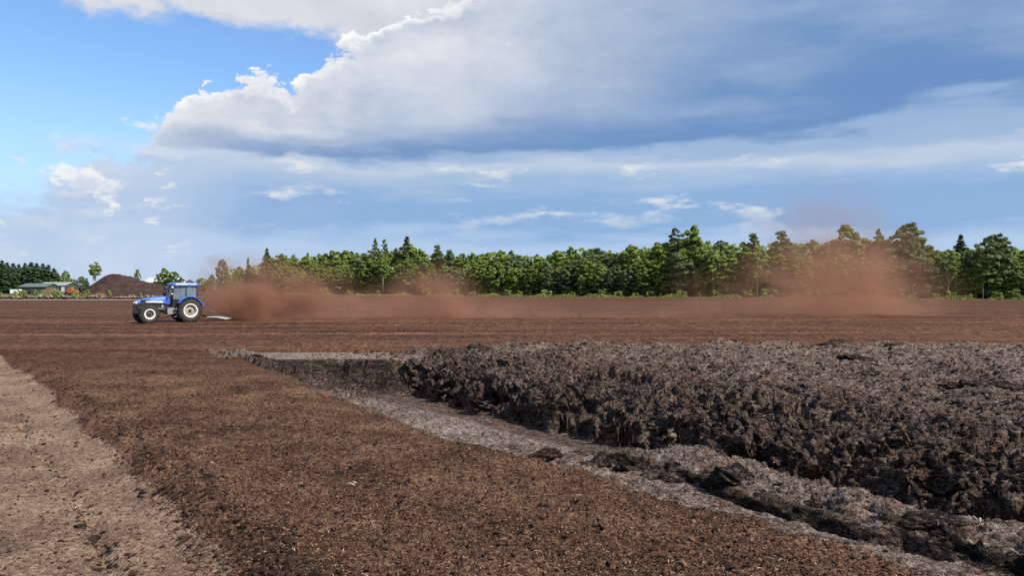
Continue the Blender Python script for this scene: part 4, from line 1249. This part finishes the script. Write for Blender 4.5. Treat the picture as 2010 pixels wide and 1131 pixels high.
def wheel(parent, x, y, r, w, rim_r, seg, lugs):
    sgn = 1 if y > 0 else -1
    t = bpy.data.objects.new('wheel', None); C.objects.link(t); t.parent = parent; t.location = (x, y, r); t.empty_display_size = 0.2
    h = w / 2
    m = MB(); m.lathe([(-h * 0.8, rim_r), (-h, rim_r + 0.10), (-h * 0.98, r * 0.86), (-h * 0.78, r * 0.955), (0, r * 0.97), (h * 0.78, r * 0.955), (h * 0.98, r * 0.86), (h, rim_r + 0.10), (h * 0.8, rim_r)], seg)
    for k_ in range(lugs):
        for s_ in (-1, 1):
            a_ = 2 * math.pi * (k_ + (0.5 if s_ > 0 else 0)) / lugs
            Mx = Matrix.Rotation(a_, 4, 'Y') @ Matrix.Translation((0, s_ * h * 0.52, r * 0.96)) @ Matrix.Rotation(s_ * 0.65, 4, 'Z')
            m.box(-0.05, 0.05, -h * 0.56, h * 0.56, -0.06, 0.055, Mx)
            Mx = Matrix.Rotation(a_ + 0.10, 4, 'Y') @ Matrix.Translation((0, s_ * h * 0.96, r * 0.90)) @ Matrix.Rotation(s_ * 0.45, 4, 'X')
            m.box(-0.045, 0.045, -0.03, 0.03, -0.07, 0.07, Mx)
    m.build('tyre', M_tyre, t)
    o_ = sgn * h
    m = MB(); m.lathe([(o_ * 0.82, rim_r + 0.03), (o_ * 0.98, rim_r + 0.02), (o_ * 0.98, rim_r - 0.03), (o_ * 0.78, rim_r - 0.07), (o_ * 0.45, rim_r - 0.10), (-o_ * 0.80, rim_r - 0.08), (-o_ * 0.98, rim_r + 0.02)], seg)
    m.build('rim', M_rim, t)
    m = MB(); m.lathe([(o_ * 0.10, rim_r - 0.09), (o_ * 0.16, rim_r * 0.62), (o_ * 0.34, rim_r * 0.50), (o_ * 0.34, 0.02)], seg)
    for k_ in range(8):
        a_ = k_ * math.pi / 4; m.lathe([(o_ * 0.33, 0.022), (o_ * 0.42, 0.022), (o_ * 0.42, 0.001)], 6, Matrix.Translation((math.cos(a_) * rim_r * 0.38, 0, math.sin(a_) * rim_r * 0.38)))
    m.build('disc', M_disc if r > 0.75 else M_engine, t)
    m = MB(); m.lathe([(o_ * 0.30, rim_r * 0.24), (o_ * 0.62, rim_r * 0.20), (o_ * 0.66, rim_r * 0.12), (o_ * 0.66, 0.001)], 16); m.build('hub', M_black, t)
    return t


TA = R(40)
trac = empty('tractor', (-24.72, 57.95, 0.03), math.pi + TA)
tag(trac, 'blue tractor with white wheel rims driving left across the field', 'tractor')
WB = 2.82
for y_ in (0.86, -0.86): wheel(trac, 0.0, y_, 0.87, 0.56, 0.50, 36, 18)
for y_ in (0.82, -0.82): wheel(trac, WB, y_, 0.655, 0.44, 0.36, 32, 16)
m = MB(); m.lathe([(-0.9, 0.14), (0.9, 0.14)], 12, Matrix.Translation((0, 0, 0.87))); m.lathe([(-0.3, 0.32), (0.3, 0.32)], 12, Matrix.Translation((0, 0, 0.87)))
m.build('rear_axle', M_engine, trac)
m = MB(); m.lathe([(-0.85, 0.09), (0.85, 0.09)], 10, Matrix.Translation((WB, 0, 0.62))); m.box(WB - 0.25, WB + 0.25, -0.25, 0.25, 0.55, 0.95); m.build('front_axle', M_engine, trac)
m = MB(); m.box(-0.5, 1.4, -0.28, 0.28, 0.62, 1.15, bev=0.06); m.box(1.4, 3.35, -0.26, 0.26, 0.75, 1.35, bev=0.05); m.tube([(1.6, 0.34, 1.0), (2.4, 0.34, 1.0)], 0.12, 10)
m.build('chassis', M_engine, trac)
# bonnet: rounded nose, blue shell over black grille panels
m = MB()
secs = [(1.22, 0.44, 1.36, 1.98), (1.7, 0.44, 1.42, 1.97), (2.3, 0.42, 1.47, 1.91), (2.9, 0.40, 1.50, 1.82), (3.30, 0.37, 1.48, 1.72), (3.52, 0.32, 1.46, 1.62)]
vs = []; ncr = 9
for x_, hw, z0_, z1_ in secs:
    for k_ in range(ncr):
        a_ = math.pi * k_ / (ncr - 1); c_, s_ = math.cos(a_), math.sin(a_)
        vs.append((x_, hw * math.copysign(abs(c_) ** 0.45, c_), z0_ + (z1_ - z0_) * abs(s_) ** 0.45))
fs = [(i * ncr + k_, i * ncr + k_ + 1, (i + 1) * ncr + k_ + 1, (i + 1) * ncr + k_) for i in range(len(secs) - 1) for k_ in range(ncr - 1)]
fs += [tuple(range(ncr)), tuple(range(len(vs) - 1, len(vs) - ncr - 1, -1))]
m.add(vs, fs, True); hood = m.build('bonnet', M_blue, trac)
for s_ in (1, -1):
    m = MB(); m.prism([(1.75, 1.475), (1.80, 1.60), (2.75, 1.615), (3.0, 1.56), (2.9, 1.515)], s_ * 0.437, s_ * 0.447); m.build('side_stripe', M_white, hood)
    m = MB(); m.prism([(1.24, 1.10), (1.24, 1.38), (1.9, 1.44), (3.4, 1.475), (3.55, 1.35), (3.5, 1.0), (2.6, 1.0)], s_ * 0.30, s_ * 0.36); m.build('engine_panel', M_black, trac)
    m = MB(); m.prism([(2.55, 1.56), (2.62, 1.72), (3.2, 1.70), (3.35, 1.60), (3.2, 1.53)], s_ * 0.398, s_ * 0.412); m.build('side_grille', M_black, hood)
m = MB(); m.prism([(3.50, 1.02), (3.50, 1.60), (3.58, 1.56), (3.64, 1.35), (3.62, 1.02)], -0.30, 0.30); g_ = m.build('front_grille', M_black, trac)
for k_ in range(5):
    m = MB(); m.box(3.60, 3.66, -0.27, 0.27, 1.06 + k_ * 0.055, 1.085 + k_ * 0.055); m.build('grille_bar', M_engine, g_)
for s_ in (1, -1):
    m = MB(); m.prism([(3.48, 1.44), (3.52, 1.60), (3.60, 1.56), (3.63, 1.44)], s_ * 0.06, s_ * 0.33); m.build('headlight', M_lamp, trac)
m = MB(); m.box(3.30, 3.68, -0.30, 0.30, 0.70, 1.00, bev=0.05); m.build('front_weight', M_black, trac)
# cab
m = MB()
for s_ in (1, -1):
    for pts_, r__ in (([(1.20, s_ * 0.50, 1.30), (1.02, s_ * 0.62, 2.74)], 0.045), ([(0.22, s_ * 0.72, 1.15), (0.20, s_ * 0.70, 2.74)], 0.05), ([(-0.62, s_ * 0.62, 1.55), (-0.60, s_ * 0.62, 2.74)], 0.05),
                      ([(1.20, s_ * 0.50, 1.75), (0.22, s_ * 0.72, 1.62)], 0.03), ([(0.22, s_ * 0.72, 1.80), (-0.62, s_ * 0.62, 1.80)], 0.035)):
        m.tube(pts_, r__, 6)
m.box(-0.62, -0.52, -0.6, 0.6, 1.2, 1.75); m.box(1.12, 1.26, -0.48, 0.48, 1.2, 1.95); m.box(-0.6, 1.2, -0.55, 0.55, 1.12, 1.28)
m.build('cab_frame', M_black, trac)
m = MB()
rs = [(0.0, 1.0), (0.10, 1.02), (0.19, 0.97), (0.25, 0.80)]; vs = []; nq = 16
for dz, sc_ in rs:
    for k_ in range(nq):
        a_ = 2 * math.pi * k_ / nq; c_, s_ = math.cos(a_), math.sin(a_)
        vs.append((0.21 + 0.99 * sc_ * math.copysign(abs(c_) ** 0.28, c_), 0.80 * sc_ * math.copysign(abs(s_) ** 0.28, s_), 2.72 + dz))
fs = [(i * nq + k_, i * nq + (k_ + 1) % nq, (i + 1) * nq + (k_ + 1) % nq, (i + 1) * nq + k_) for i in range(3) for k_ in range(nq)] + [tuple(range(nq))[::-1], tuple(range(3 * nq, 4 * nq))]
m.add(vs, fs); roof_ = m.build('cab_roof', M_blue, trac)
for s_ in (1, -1):
    m = MB(); m.add([(1.16, s_ * 0.525, 1.72), (0.24, s_ * 0.72, 1.62), (0.22, s_ * 0.70, 2.70), (1.03, s_ * 0.615, 2.70)], [(0, 1, 2, 3)]); m.build('door_glass', M_cabglass, trac)
    m = MB(); m.add([(0.17, s_ * 0.715, 1.84), (-0.58, s_ * 0.625, 1.84), (-0.57, s_ * 0.62, 2.70), (0.17, s_ * 0.70, 2.70)], [(0, 1, 2, 3)]); m.build('side_glass', M_cabglass, trac)
    m = MB(); m.add([(1.20, s_ * 0.50, 1.30), (0.24, s_ * 0.72, 1.16), (0.24, s_ * 0.725, 1.60), (1.18, s_ * 0.515, 1.72), (1.17, s_ * 0.49, 1.72), (0.24, s_ * 0.69, 1.60)], [(0, 1, 2, 3), (3, 2, 5, 4)]); d_ = m.build('door_panel', M_black, trac)
    m = MB(); m.tube([(0.40, s_ * 0.75, 1.66), (0.40, s_ * 0.75, 1.50)], 0.02, 6); m.build('door_handle', M_step, d_)
m = MB(); m.add([(1.20, -0.48, 1.9), (1.20, 0.48, 1.9), (1.04, 0.58, 2.72), (1.04, -0.58, 2.72)], [(0, 1, 2, 3)]); m.build('windscreen', M_cabglass, trac)
m = MB(); m.add([(-0.60, -0.56, 1.76), (-0.60, 0.56, 1.76), (-0.58, 0.56, 2.70), (-0.58, -0.56, 2.70)], [(0, 1, 2, 3)]); m.build('rear_glass', M_cabglass, trac)
# fenders
for s_ in (1, -1):
    outer = []; inner = []
    for k_ in range(13):
        a_ = R(172 - k_ * 12.5)           # from the rear over the top to the front foot
        ro = 1.03 + 0.06 * math.sin(a_) ** 4
        outer.append((-0.0 - ro * math.cos(a_) * -1.0 * -1, 0.87 + ro * math.sin(a_)))
        inner.append((-0.0 - (ro - 0.07) * math.cos(a_) * -1.0 * -1, 0.87 + (ro - 0.07) * math.sin(a_)))
    outer = [(-x_, z_) for x_, z_ in outer]; inner = [(-x_, z_) for x_, z_ in inner]
    m = MB(); n_ = len(outer); ya, yb = s_ * 0.56, s_ * 1.10
    vs = [(x_, ya, z_) for x_, z_ in outer] + [(x_, yb, z_) for x_, z_ in outer] + [(x_, yb, z_ - 0.0) for x_, z_ in inner] + [(x_, ya, z_) for x_, z_ in inner]
    sel = range(1, n_ - 2)
    for i in sel:
        for q_ in range(4):
            a0, b0 = q_ * n_, ((q_ + 1) % 4) * n_
            m.f.append((a0 + i, a0 + i + 1, b0 + i + 1, b0 + i)); m.sm.append(False)
    m.v = vs
    fo = m.build('fender', M_blue, trac)
    m = MB(); m.box(-0.98, -0.93, s_ * 0.95, s_ * 1.08, 1.32, 1.46); m.build('tail_light', M_orange, fo)
# exhaust, mirrors, lamps, steps, tank
m = MB(); m.tube([(1.40, -0.40, 1.9), (1.40, -0.42, 2.62), (1.46, -0.42, 2.75)], [0.065, 0.065, 0.05], 10); m.build('exhaust', M_black, trac)
m = MB(); m.tube([(1.42, -0.42, 2.0), (1.42, -0.42, 2.4)], 0.10, 10); m.build('silencer', M_black, trac)
for s_ in (1, -1):
    m = MB(); m.tube([(1.08, s_ * 0.62, 2.45), (1.28, s_ * 0.95, 2.50)], 0.018, 6); m.box(1.24, 1.30, s_ * 0.92, s_ * 1.10, 2.25, 2.58); m.build('mirror', M_black, trac)
    m = MB(); m.box(1.10, 1.22, s_ * 0.55, s_ * 0.70, 2.58, 2.70); m.build('work_lamp', M_lamp, roof_)
    m = MB(); m.box(1.14, 1.24, s_ * 0.60, s_ * 0.72, 2.10, 2.18); m.build('marker_lamp', M_lamp, trac)
    m = MB(); m.box(0.95, 1.50, s_ * 0.32, s_ * 0.62, 0.62, 1.10, bev=0.06); m.build('fuel_tank', M_step, trac)
    st_ = MB()
    for z_ in (0.42, 0.72, 0.98): st_.box(0.70, 1.08, s_ * 0.62, s_ * 0.86, z_, z_ + 0.04)
    st_.box(0.86, 0.91, s_ * 0.68, s_ * 0.72, 0.42, 1.2); st_.build('steps', M_step, trac)
    m = MB()      # white oval mark on the engine side
    m.lathe([(0, 0.05), (0.006, 0.055), (0.006, 0.085), (0, 0.09)], 18, Matrix.Translation((1.78, s_ * 0.365, 1.22)) @ Matrix.Diagonal((0.62, s_, 1.0, 1)), closed=True); m.build('oval_mark', M_white, trac)
m = MB(); m.tube([(0.3, 0.0, 2.97), (0.3, 0.0, 3.10)], [0.06, 0.05], 10); m.build('beacon', M_orange, roof_)
m = MB(); m.box(-0.30, 0.22, -0.26, 0.26, 1.42, 1.55, bev=0.04); m.box(-0.38, -0.26, -0.25, 0.25, 1.55, 2.15, bev=0.03); m.build('seat', M_engine, trac)
m = MB(); m.tube([(1.0, 0, 1.4), (0.72, 0, 1.86)], 0.03, 6); m.lathe([(-0.02, 0.17), (0, 0.20), (0.02, 0.17)], 16, Matrix.Translation((0.70, 0, 1.88)) @ Matrix.Rotation(R(62), 4, 'Y') @ Matrix.Rotation(R(90), 4, 'X'), closed=True); m.build('steering_wheel', M_black, trac)
m = MB(); m.tube([(-0.45, 0.30, 0.75), (-1.25, 0.38, 0.48)], 0.045, 6); m.tube([(-0.45, -0.30, 0.75), (-1.25, -0.38, 0.48)], 0.045, 6); m.tube([(-0.55, 0, 1.15), (-1.25, 0, 0.75)], 0.035, 6); m.build('hitch', M_black, trac)

# driver: seated body grown from a jointed skeleton
def driver():
    J = {'pelvis': (-0.06, 0, 1.63), 'chest': (-0.10, 0, 1.95), 'neck': (-0.08, 0, 2.16), 'head0': (-0.05, 0, 2.27), 'head1': (-0.04, 0, 2.40),
         'shl': (-0.08, 0.19, 2.09), 'ell': (0.16, 0.27, 1.88), 'hal': (0.52, 0.15, 1.93), 'shr': (-0.08, -0.19, 2.09), 'elr': (0.16, -0.27, 1.88), 'har': (0.52, -0.15, 1.93),
         'hpl': (-0.02, 0.10, 1.62), 'knl': (0.42, 0.14, 1.66), 'anl': (0.60, 0.14, 1.34), 'tol': (0.80, 0.14, 1.32), 'hpr': (-0.02, -0.10, 1.62), 'knr': (0.42, -0.14, 1.66), 'anr': (0.60, -0.14, 1.34), 'tor': (0.80, -0.14, 1.32)}
    Rr = {'pelvis': .15, 'chest': .16, 'neck': .06, 'head0': .085, 'head1': .10, 'shl': .075, 'shr': .075, 'ell': .05, 'elr': .05, 'hal': .038, 'har': .038, 'hpl': .10, 'hpr': .10, 'knl': .07, 'knr': .07, 'anl': .05, 'anr': .05, 'tol': .04, 'tor': .04}
    ks = list(J); ed = [('pelvis', 'chest'), ('chest', 'neck'), ('neck', 'head0'), ('head0', 'head1'), ('chest', 'shl'), ('shl', 'ell'), ('ell', 'hal'), ('chest', 'shr'), ('shr', 'elr'), ('elr', 'har'),
                        ('pelvis', 'hpl'), ('hpl', 'knl'), ('knl', 'anl'), ('anl', 'tol'), ('pelvis', 'hpr'), ('hpr', 'knr'), ('knr', 'anr'), ('anr', 'tor')]
    me = bpy.data.meshes.new('person'); me.from_pydata([J[k_] for k_ in ks], [(ks.index(a_), ks.index(b_)) for a_, b_ in ed], []); me.update()
    o = bpy.data.objects.new('person', me); C.objects.link(o)
    sk = o.modifiers.new('skin', 'SKIN'); sb = o.modifiers.new('sub', 'SUBSURF'); sb.levels = sb.render_levels = 2
    if not me.skin_vertices: me.attributes  # the layer comes with the modifier below
    bpy.context.view_layer.objects.active = o
    if len(me.skin_vertices) == 0: bpy.ops.object.modifier_add(type='SKIN'); o.modifiers.remove(o.modifiers[-1])
    if len(me.skin_vertices):
        for i, k_ in enumerate(ks):
            me.skin_vertices[0].data[i].radius = (Rr[k_], Rr[k_]); me.skin_vertices[0].data[i].use_root = (k_ == 'pelvis')
    mm, nt, p = mat('driver clothes and skin')
    tc = nt.nodes.new('ShaderNodeTexCoord'); z_ = sep(nt, tc.outputs['Object'])[2]
    nt.links.new(mixc(nt, z_.smooth(2.15, 2.17), (0.035, 0.05, 0.10), (0.50, 0.30, 0.22)), p.inputs['Base Color']); p.inputs['Roughness'].default_value = 0.8
    me.materials.append(mm)
    m = MB(); m.lathe([(0.0, 0.108), (0.05, 0.105), (0.10, 0.07), (0.12, 0.001)], 14, Matrix.Translation((-0.06, 0, 2.40)) @ Matrix.Rotation(R(90), 4, 'X')); m.build('cap', M_dark, o)
    o.location = trac.location; o.rotation_euler = trac.rotation_euler
    tag(o, 'driver in dark clothes seated inside the blue tractor cab', 'person')


driver()

# spoon harrow dragged behind the tractor
har = empty('harrow', (-23.35, 58.55, 0.03), R(6))
tag(har, 'low white-framed harrow dragged behind the tractor', 'harrow')
for y_ in (-0.7, 0.0, 0.7):
    m = MB(); m.tube([(0.0, y_, 0.12), (0.24, y_, 0.36), (0.9, y_, 0.34), (1.65, y_, 0.20)], 0.042, 8); m.build('beam', M_harrow, har)
for x_, z_ in ((0.30, 0.30), (0.9, 0.28), (1.55, 0.17)):
    m = MB(); m.tube([(x_, -1.0, z_), (x_, 1.0, z_)], 0.035, 8); m.build('cross_bar', M_dark, har)
for k_ in range(14):
    y_ = -0.95 + k_ * 0.146; x_ = (0.30, 0.9, 1.55)[k_ % 3]; z_ = (0.28, 0.26, 0.15)[k_ % 3]
    m = MB(); m.tube([(x_, y_, z_), (x_ + 0.10, y_, z_ * 0.5), (x_ + 0.02, y_, 0.0)], [0.02, 0.018, 0.012], 6); m.build('tine', M_dark, har)
m = MB(); m.tube([(0.28, 0.55, 0.32), (-0.55, 0.15, 0.52), (0.28, -0.55, 0.32)], 0.05, 8); m.build('drawbar', M_dark, har)
m = MB(); m.tube([(-0.50, 0.0, 1.25), (0.5, 0.1, 0.70), (0.9, 0.2, 0.36)], 0.018, 6); m.build('chain', M_step, har)

# ------------------------------------------------------------------ dust raised by the harrow
def dust():
    secs = [(-27.0, 60.2, 1.6, 3.6), (-24.6, 60.2, 2.8, 5.4), (-20, 60.2, 3.6, 6.4), (-14, 61.4, 4.4, 6.2), (-6, 63.0, 5.0, 7.2), (2, 64.5, 5.0, 6.2), (12, 66.5, 5.6, 6.0), (20, 68.0, 7.6, 10.0), (27, 69.5, 9.0, 16.5), (33, 70.8, 9.5, 17.5), (40, 72.0, 8.0, 12.5), (48, 73.5, 4.0, 6.0)]
    m = MB(); nq = 14; vs = []
    for x_, yc, w_, h_ in secs:
        for k_ in range(nq):
            a_ = math.pi * k_ / (nq - 1)
            vs.append((x_ + 0.25 * w_ * math.cos(a_) * 0, yc - w_ * math.cos(a_), -0.3 + h_ * max(0.0, math.sin(a_)) ** 0.7))
    n_ = len(secs)
    fs = [(i * nq + k_, i * nq + (k_ + 1) % nq, (i + 1) * nq + (k_ + 1) % nq, (i + 1) * nq + k_) for i in range(n_ - 1) for k_ in range(nq)] + [tuple(range(nq))[::-1], tuple(range((n_ - 1) * nq, n_ * nq))]
    m.add(vs, fs); o = m.build('dust_cloud'); fix_normals(o.data)
    mm = bpy.data.materials.new('peat dust'); mm.use_nodes = True; nt = mm.node_tree; nt.nodes.clear()
    out = nt.nodes.new('ShaderNodeOutputMaterial'); pv = nt.nodes.new('ShaderNodeVolumePrincipled'); nt.links.new(pv.outputs[0], out.inputs['Volume'])
    g = nt.nodes.new('ShaderNodeNewGeometry'); P = g.outputs['Position']
    x, y, z = sep(nt, P)
    nz = noise(nt, vec(nt, x * 0.8 + z * 0.35, y, z * 1.15), 0.42, 4, 0.62, 0.0)
    nb = noise(nt, vec(nt, x + z * 0.6, y, z), 0.16, 1, 0.5, 0.0)
    xw = x + (nb - 0.5) * 5.0; zw = z - (nb - 0.5) * 1.6
    yc = (x + 24.0) * 0.205 + 59.4
    def gs(e, c, s): q_ = (e - c) / s; return (q_ * q_ * -1.0).exp()
    dy = y - yc
    # fresh dense plume at the harrow
    a = gs(xw, -20.8, 3.8) * gs(dy, 0.7, 1.8) * gs(zw, 1.1, 2.15) * 2.0 * x.smooth(-25.6, -23.4)
    # low trail
    b = x.smooth(-20, -17) * x.smooth(6, -8) * gs(dy, 0.4, 2.2) * gs(zw, 0.2, 1.25) * 0.35
    b2 = x.smooth(-6, 2) * x.smooth(34, 26) * gs(dy, 0.3, 2.6) * gs(zw, 0.1, 1.0) * 0.075
    wsp = (gs(xw, -6.0, 2.6) * gs(dy, 0.5, 2.0) * gs(zw, 1.6, 2.2) * 0.30) + (gs(xw, -14.5, 2.4) * gs(dy, 0.5, 1.8) * gs(zw, 1.8, 1.6) * 0.26)
    # the older high plume on the right
    c = gs(xw, 31.0, 6.2) * gs(dy, 0.0, 4.2) * gs(zw, 1.0, 4.6) * 0.30 + gs(xw + z * 0.25, 31.0, 6.0) * gs(dy, 0.0, 4.0) * gs(zw, 8.0, 4.5) * 0.045
    c2 = gs(xw, 21.0, 6.5) * gs(dy, 0.0, 3.5) * gs(zw, 1.0, 4.0) * 0.045
    dens = (a + b + b2 + wsp + c + c2) * (nz.smooth(0.35, 0.66) * 1.6 + 0.10)
    dens = (dens - 0.004).max(0.0)
    pv.inputs['Color'].default_value = (0.56, 0.31, 0.21, 1)
    nt.links.new(dens.v, pv.inputs['Density']); pv.inputs['Anisotropy'].default_value = 0.15
    mm.cycles.volume_step_rate = 0.12
    o.data.materials.append(mm)
    tag(o, 'drifting cloud of reddish-brown peat dust trailing behind the tractor', 'dust', kind='stuff')


dust()
